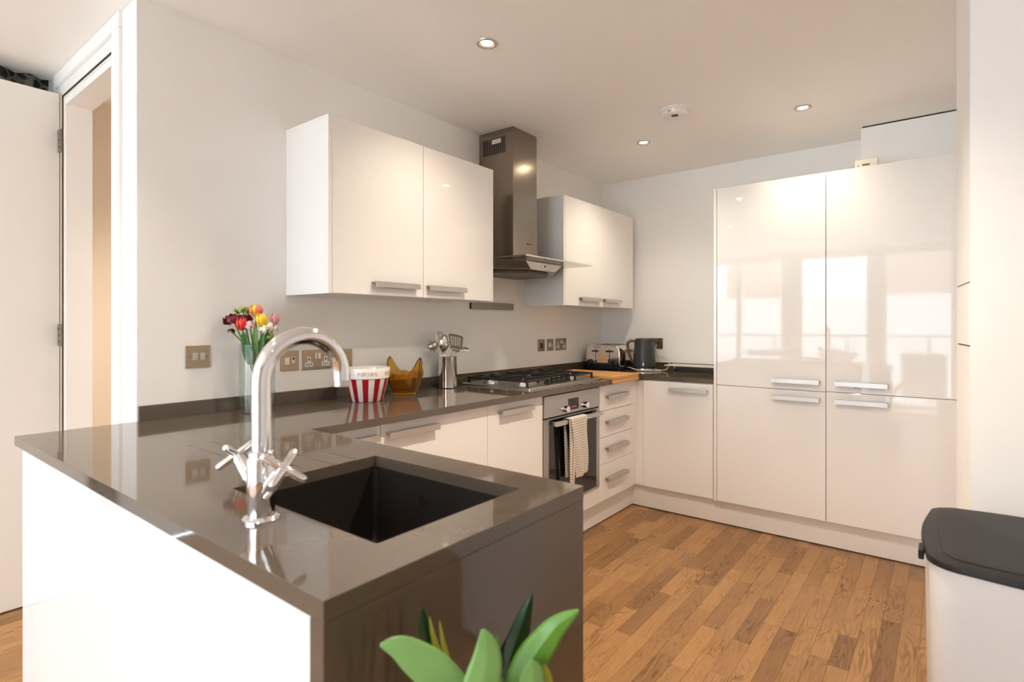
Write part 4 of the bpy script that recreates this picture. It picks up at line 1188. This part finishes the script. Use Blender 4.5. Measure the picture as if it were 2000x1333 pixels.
# ladle to the right
r = root('ladle', 'steel ladle tipping out to the right of the utensil pot', 'utensil', tuple(U(-0.01, 0.01, 0.0)))
part('handle', MB().tube([U(-0.020, 0.012, -0.01), U(0.030, 0.165, -0.008), U(0.056, 0.205, -0.004)], 0.0032, 8), M['pot_steel'], r, smooth=True)
def ladle(u, v):
    a = u * 2 * PI; t = v * PI / 2
    return U(0.090 + 0.036 * math.sin(t) * math.cos(a), 0.196 + 0.026 * math.cos(t) + 0.012 * math.sin(t) * math.cos(a) * -0.3, 0.030 * math.sin(t) * math.sin(a))
part('cup', MB().grid(ladle, 28, 8), M['pot_steel'], r, smooth=True, solid=0.0012)
# pasta server with prongs to the left
r = root('pasta_server', 'steel pasta server with prongs leaning out left of the pot', 'utensil', tuple(U(0.02, 0.01, 0.0)))
part('handle', MB().tube([U(0.025, 0.012, 0.012), U(-0.034, 0.165, 0.004), U(-0.060, 0.215, 0.0)], 0.0036, 8), M['pot_steel'], r, smooth=True)
def pserv(u, v):
    a = u * 2 * PI
    return U(-0.078 + 0.026 * v * math.cos(a), 0.228 + 0.022 * v * math.sin(a) + 0.006 * math.cos(a) * v, 0.010 * (1 - v * v))
part('head', MB().grid(pserv, 24, 6), M['steel'], r, smooth=True, solid=0.0012)
for k in range(6):
    a = PI * 0.45 + k * PI * 0.22
    q = Vector((0, 0, 0))
    part('prong', MB().tube([U(-0.078 + 0.024 * math.cos(a), 0.228 + 0.020 * math.sin(a), 0.0), U(-0.078 + 0.034 * math.cos(a), 0.228 + 0.030 * math.sin(a), 0.014), U(-0.078 + 0.038 * math.cos(a), 0.228 + 0.034 * math.sin(a), 0.026)], [0.0032, 0.0028, 0.0018], 7), M['steel'], r, smooth=True)
# whisk behind
r = root('balloon_whisk', 'wire balloon whisk rising highest in the utensil pot', 'utensil', tuple(U(0.0, 0.012, -0.02)))
part('handle', MB().tube([U(0.010, 0.014, -0.02), U(-0.020, 0.175, -0.018), U(-0.024, 0.195, -0.018)], 0.0055, 10), M['pot_steel'], r, smooth=True)
for k in range(6):
    th = k / 6 * PI
    pts = []
    for j in range(17):
        t = j / 16 * 2 * PI
        w = 0.028 * math.sin(t) * (1 if True else 0); h = 0.058 * (1 - math.cos(t)) 
        w *= 0.55 + 0.45 * min(1, h / 0.06)
        pts.append(U(-0.024 - h * 0.16 + w * math.cos(th), 0.193 + h, -0.018 + w * math.sin(th)))
    part('wire', MB().tube(pts, 0.0012, 6, cap=False), M['pot_steel'], r, smooth=True)
# small turner handle / grater leaning outside right rear
r = root('small_grater', 'flat black and steel grater standing behind the utensil pot', 'utensil', (0.040, -1.868, ZT))
part('blade', B(0.0300, -1.884, ZT + 0.045, 0.0325, -1.856, ZT + 0.135), M['steel'], r)
part('frame', B(0.0285, -1.889, ZT + 0.0005, 0.0340, -1.8842, ZT + 0.137).box(0.0285, -1.8558, ZT + 0.0005, 0.0340, -1.851, ZT + 0.137).box(0.0285, -1.8840, ZT + 0.0005, 0.0340, -1.8562, ZT + 0.044), M['blackplastic'], r)

# ================================================================== VASE AND FLOWERS
vx, vy = 0.112, -2.985
vs_r = root('glass_vase', 'tall clear glass cylinder vase holding the flowers', 'vase', (vx, vy, ZT))
part('glass', MB().lathe([(0.0, 0.0006), (0.062, 0.0006), (0.0655, 0.004), (0.0665, 0.264), (0.0655, 0.2655), (0.0635, 0.264), (0.0625, 0.022), (0.060, 0.018), (0.0, 0.018)], (vx, vy, ZT), 48), M['vaseglass'], vs_r, smooth='angle')
def stem(par, top, foot=None):
    a = random.uniform(0, 2 * PI)
    rad = Vector((top[0] - vx, top[1] - vy, 0))
    rad = rad.normalized() if rad.length > 1e-4 else Vector((1, 0, 0))
    f = foot or Vector((vx, vy, ZT + 0.024)) - rad * random.uniform(0.005, 0.03) + Vector((random.uniform(-.012, .012), random.uniform(-.012, .012), 0))
    mid = Vector((vx, vy, ZT + 0.262)) + rad * min(0.048, math.hypot(top[0] - vx, top[1] - vy) * 0.6)
    pts = smooth_path([f, (f + mid) / 2 + Vector((0, 0, 0.01)), mid, Vector(top)], 6)
    part('stem', MB().tube(pts, [0.0036 - 0.001 * i / len(pts) for i in range(len(pts))], 8), M['stem'], par, smooth=True)
def petal_cup(c, r_, h, n, m_out, m_in, par, open_=0.0, lean=(0, 0)):
    """tulip bloom: n overlapping pointed petals"""
    for k in range(n):
        a0 = k * 2 * PI / n + (0.0 if k < 3 else 0.3)
        rs = 1.0 if k % 2 == 0 else 0.86
        def fn(u, v):
            w = math.sin(PI * min(1, v * 0.86 + 0.14)) ** 0.7
            ang = a0 + (u - 0.5) * (1.45 * w + 0.05)
            rad = rs * r_ * (math.sin(PI * (0.08 + 0.60 * v)) ** 0.8) * (1 + open_ * v)
            tipr = 1 - 0.35 * v ** 3
            rad *= tipr
            zz = h * v - 0.08 * h * (abs(u - 0.5) * 2) ** 2 * v
            return (c[0] + rad * math.cos(ang) + lean[0] * v * h, c[1] + rad * math.sin(ang) + lean[1] * v * h, c[2] + zz)
        part('petal', MB().grid(fn, 6, 8), m_out if k % 2 == 0 else m_in, par, smooth=True, solid=0.001)
def tulip(label, c, r_, h, m1, m2, open_=0.0, lean=(0, 0)):
    t = root('tulip', label, 'flower', (vx, vy, ZT + 0.02))
    stem(t, (c[0], c[1], c[2] + 0.003))
    petal_cup(c, r_, h, 6, m1, m2, t, open_, lean)
    return t
tl = tulip('coral and yellow tulip, topmost bloom in the vase', (0.122, -2.995, 1.283), 0.026, 0.052, M['t_orange'], M['t_yel'], 0.18)
tulip('bright yellow tulip in the vase, just below the topmost bloom', (0.165, -2.995, 1.247), 0.023, 0.052, M['t_yel'], M['t_yel'])
tr_ = tulip('red tulip at the front left of the vase', (0.110, -3.045, 1.232), 0.023, 0.050, M['t_red'], M['t_red'])
tulip('dusty pink tulip at the right edge of the bouquet', (0.180, -2.950, 1.252), 0.020, 0.050, M['t_pink'], M['t_pink'])
def ball(c, r_, n, m, par, name='petal', squash=0.7, seed=1, size=0.4):
    rnd = random.Random(seed)
    for k in range(n):
        th = rnd.uniform(0, 2 * PI); ph = math.acos(rnd.uniform(-0.35, 1))
        d = Vector((math.sin(ph) * math.cos(th), math.sin(ph) * math.sin(th), math.cos(ph) * squash))
        ctr = Vector(c) + d * r_ * rnd.uniform(0.55, 1.0)
        t1 = d.cross(Vector((0.3, 0.2, 1))).normalized(); t2 = d.cross(t1).normalized()
        s_ = r_ * size * rnd.uniform(0.8, 1.25)
        ring = [ctr + (t1 * math.cos(q) + t2 * math.sin(q)) * s_ * (1 + 0.25 * math.cos(5 * q + th)) + d * s_ * 0.35 for q in [i * 2 * PI / 9 for i in range(9)]]
        mb_ = MB().add([tuple(ctr)] + [tuple(p) for p in ring], [(0, i + 1, (i + 1) % 9 + 1) for i in range(9)])
        part(name, mb_, m, par, smooth=True, solid=0.0008)
def bloom(name, label, c, r_, n, m, squash=0.7, seed=1, size=0.4):
    t = root(name, label, 'flower', (vx, vy, ZT + 0.02))
    stem(t, c)
    ball(c, r_, n, m, t, squash=squash, seed=seed, size=size)
    return t
bloom('carnation', 'deep crimson carnation at the left of the bouquet', (0.066, -3.055, 1.270), 0.034, 30, M['c_dark'], 0.5, 3)
bloom('carnation', 'crimson carnation tucked between red tulip and green filler', (0.085, -3.022, 1.276), 0.026, 20, M['c_dark'], 0.5, 8)
bloom('carnation', 'pale pink carnation beside the red tulip', (0.128, -3.022, 1.248), 0.020, 22, M['c_pink'], 0.9, 4)
bloom('spray_flower', 'cream white spray flower on the right below the yellow tulip', (0.170, -2.972, 1.240), 0.032, 34, M['c_white'], 0.6, 5, 0.28)
bloom('carnation', 'small crimson bud hanging low at the left', (0.066, -3.064, 1.226), 0.012, 12, M['c_dark'], 0.9, 6)
bloom('filler_flower', 'lime green filler sprig with dark buds at the upper left', (0.080, -3.026, 1.306), 0.034, 40, M['fern'], 0.5, 7, 0.18)
bloom('leaf_bud', 'green unopened bud at the lower right of the bouquet', (0.166, -2.965, 1.210), 0.014, 14, M['fern'], 1.3, 9, 0.5)
def strap(par, base, tip, w, m, bend=0.0, name='leaf', fold=0.25, seg_=12, prof_pow=0.8):
    base = Vector(base); tip = Vector(tip)
    ax = (tip - base); side = ax.cross(Vector((0.79 * 0 + 0.6167, -0.787, 0.0))).normalized()
    side = side if side.length > 0.1 else Vector((1, 0, 0))
    nrm = side.cross(ax).normalized()
    def fn(u, v):
        p = base + ax * v + nrm * bend * math.sin(PI * v)
        ww = w * (math.sin(PI * (0.10 + 0.90 * v) ** prof_pow) ** 0.75 if v < 0.999 else 0.0)
        s_ = (u - 0.5) * 2
        return p + side * s_ * ww + nrm * fold * ww * abs(s_)
    return part(name, MB().grid(fn, 6, seg_), m, par, smooth=True, solid=0.0009)
strap(tl, (0.125, -3.0, 1.10), (0.148, -3.010, 1.272), 0.013, M['stem'])
strap(tr_, (0.115, -3.01, 1.10), (0.128, -3.045, 1.225), 0.020, M['fleaf'])
strap(tr_, (0.105, -3.01, 1.10), (0.098, -3.040, 1.222), 0.016, M['fleaf'])
strap(tl, (0.125, -2.99, 1.10), (0.165, -2.985, 1.226), 0.018, M['fleaf'])
strap(tl, (0.130, -2.98, 1.10), (0.172, -2.955, 1.228), 0.017, M['fleaf'])

# ================================================================== PEDAL BIN
bn = root('waste_bin', 'tall white bin with flat black lid at lower right', 'bin', (2.42, -2.18, 0.0))
def bulge(x0, x1, y0, y1, r_, b, z, n=10, m=12):
    """rounded rectangle with bowed sides, CCW"""
    pts = rrect(x0, x1, y0, y1, r_, z, n)
    cx, cy_ = (x0 + x1) / 2, (y0 + y1) / 2
    out = []
    for i, p in enumerate(pts):
        out.append(p)
        if (i + 1) % (n + 1) == 0:
            q = pts[(i + 1) % len(pts)]
            for k in range(1, m):
                t = k / m
                mx_, my_ = p[0] + (q[0] - p[0]) * t, p[1] + (q[1] - p[1]) * t
                bb_ = b * math.sin(PI * t)
                if abs(q[0] - p[0]) > abs(q[1] - p[1]): my_ += bb_ * (1 if my_ > cy_ else -1)
                else: mx_ += bb_ * (1 if mx_ > cx else -1)
                out.append((mx_, my_, z))
    return out
X0, X1, Y0, Y1 = 2.212, 2.640, -2.452, -1.922
part('body', MB().rings([bulge(X0 + 0.02, X1 - 0.02, Y0 + 0.02, Y1 - 0.02, 0.07, 0.008, 0.012), bulge(X0 + 0.012, X1 - 0.012, Y0 + 0.012, Y1 - 0.012, 0.07, 0.010, 0.03), bulge(X0 + 0.006, X1 - 0.006, Y0 + 0.006, Y1 - 0.006, 0.07, 0.012, 0.680)]), M['binbody'], bn, smooth='angle')
part('foot_ring', MB().rings([bulge(X0 + 0.03, X1 - 0.03, Y0 + 0.03, Y1 - 0.03, 0.06, 0.006, 0.0004), bulge(X0 + 0.03, X1 - 0.03, Y0 + 0.03, Y1 - 0.03, 0.06, 0.006, 0.012)]), M['blackplastic'], bn)
part('collar', MB().rings([bulge(X0, X1, Y0, Y1, 0.075, 0.014, 0.680), bulge(X0, X1, Y0, Y1, 0.075, 0.014, 0.688), bulge(X0 + 0.003, X1 - 0.003, Y0 + 0.003, Y1 - 0.003, 0.072, 0.014, 0.694), bulge(X0 + 0.014, X1 - 0.014, Y0 + 0.014, Y1 - 0.014, 0.064, 0.013, 0.698),
      bulge(X0 + 0.030, X1 - 0.030, Y0 + 0.026, Y1 - 0.026, 0.055, 0.010, 0.699)], cap1=True), M['binlid'], bn, smooth='angle')
part('groove', MB().rings([bulge(X0 + 0.030, X1 - 0.030, Y0 + 0.026, Y1 - 0.026, 0.055, 0.010, 0.6991), bulge(X0 + 0.030, X1 - 0.030, Y0 + 0.026, Y1 - 0.026, 0.055, 0.010, 0.6996)]), M['joint'], bn)
part('lid', MB().rings([bulge(X0 + 0.034, X1 - 0.034, Y0 + 0.030, Y1 - 0.030, 0.052, 0.010, 0.6997), bulge(X0 + 0.034, X1 - 0.034, Y0 + 0.030, Y1 - 0.030, 0.052, 0.010, 0.7015), bulge(X0 + 0.050, X1 - 0.050, Y0 + 0.046, Y1 - 0.046, 0.04, 0.008, 0.7035)]), M['binlid'], bn, smooth='angle')
part('lid_catch', B(X0 - 0.016, -2.36, 0.664, X0 - 0.004, -2.30, 0.688), M['binlid'], bn, bevel=0.003)

# ================================================================== FOREGROUND PLANT
px_, py_ = 1.830, -3.480
ptp = root('potted_plant', 'broad leaved green houseplant in front of the dark worktop end', 'plant', (px_, py_, 0.0))
part('pot', MB().lathe([(0.085, 0.0006), (0.090, 0.004), (0.125, 0.300), (0.128, 0.304), (0.120, 0.304), (0.115, 0.27), (0.01, 0.268)], (px_, py_, 0), 40, cap0=True, cap1=True), M['pot_grey'], ptp, smooth='angle')
part('soil', MB().lathe([(0.1145, 0.262), (0.113, 0.276), (0.06, 0.282), (0.004, 0.284)], (px_, py_, 0), 30, cap1=True), M['soil'], ptp, smooth=True)
def pleaf(path, w, m, roll=0.0, fold=0.30, tippow=1.0):
    """leaf along a path (base..tip); blade turned towards the room by roll"""
    P = smooth_path(path, 10)
    n = len(P) - 1
    toward = Vector((0.6167, -0.787, 0.15)).normalized()
    rows = []
    for i, p in enumerate(P):
        v = i / n
        T = (P[min(i + 1, n)] - P[max(i - 1, 0)]).normalized()
        side = T.cross(toward).normalized()
        side = Matrix.Rotation(roll, 3, T) @ side
        nrm = side.cross(T).normalized()
        s0 = max(0.0, (v - 0.30) / 0.70)
        ww = w * (0.06 if v < 0.30 else max(0.02 if v < 1 else 0.0, 0.06 + 2.45 * (s0 ** 0.75) * (1 - s0) ** 1.25))
        rows.append([p + side * u * ww + nrm * (-fold) * ww * abs(u) for u in (-1, -0.72, -0.4, -0.12, 0, 0.12, 0.4, 0.72, 1)])
    mb_ = MB()
    vs_ = [tuple(q) for r_ in rows for q in r_]
    fs_ = [(k * 9 + i, k * 9 + i + 1, (k + 1) * 9 + i + 1, (k + 1) * 9 + i) for k in range(len(rows) - 1) for i in range(8)]
    return part('leaf', mb_.add(vs_, fs_), m, ptp, smooth=True, solid=0.0008)
b0 = (px_, py_, 0.275)
pleaf([b0, (1.815, -3.52, 0.60), (1.765, -3.575, 0.775), (1.715, -3.612, 0.836), (1.686, -3.634, 0.847)], 0.034, M['leaf_l'], 0.15, 0.10)
pleaf([b0, (1.765, -3.50, 0.60), (1.708, -3.541, 0.752), (1.690, -3.556, 0.819), (1.684, -3.561, 0.863)], 0.021, M['leaf_d'], 0.2)
pleaf([b0, (1.785, -3.51, 0.60), (1.730, -3.548, 0.765), (1.712, -3.562, 0.823), (1.706, -3.568, 0.861)], 0.007, M['leaf_y'], 0.6)
pleaf([b0, (1.790, -3.51, 0.60), (1.736, -3.546, 0.765), (1.722, -3.556, 0.82), (1.717, -3.560, 0.856)], 0.006, M['leaf_y'], 0.5)
pleaf([b0, (1.815, -3.55, 0.60), (1.798, -3.573, 0.76), (1.806, -3.566, 0.842), (1.801, -3.569, 0.877)], 0.033, M['leaf_l'], 0.0, 0.16)
pleaf([b0, (1.795, -3.47, 0.55), (1.764, -3.472, 0.735), (1.776, -3.461, 0.815), (1.790, -3.450, 0.873)], 0.026, M['leaf_d'], -0.1)
pleaf([b0, (1.825, -3.50, 0.60), (1.812, -3.511, 0.765), (1.842, -3.486, 0.846), (1.873, -3.461, 0.880)], 0.030, M['leaf_m'], -0.25, 0.35)
pleaf([b0, (1.835, -3.52, 0.55), (1.834, -3.519, 0.72), (1.838, -3.514, 0.80), (1.837, -3.515, 0.827)], 0.030, M['leaf_l'], 0.0, 0.25)
pleaf([b0, (1.81, -3.52, 0.55), (1.794, -3.525, 0.70), (1.792, -3.525, 0.77), (1.792, -3.525, 0.800)], 0.014, M['leaf_l'], 0.1)
pleaf([b0, (1.84, -3.50, 0.55), (1.842, -3.499, 0.72), (1.846, -3.496, 0.79), (1.844, -3.498, 0.816)], 0.016, M['leaf_y'], 0.2)
pleaf([b0, (1.79, -3.48, 0.55), (1.752, -3.482, 0.70), (1.751, -3.481, 0.779), (1.752, -3.480, 0.813)], 0.012, M['leaf_m'], 0.1)
pleaf([b0, (1.86, -3.45, 0.55), (1.93, -3.42, 0.70), (1.98, -3.40, 0.72)], 0.030, M['leaf_m'], 0.1)
pleaf([b0, (1.84, -3.42, 0.50), (1.86, -3.37, 0.66), (1.87, -3.33, 0.71)], 0.030, M['leaf_m'], 0.1)
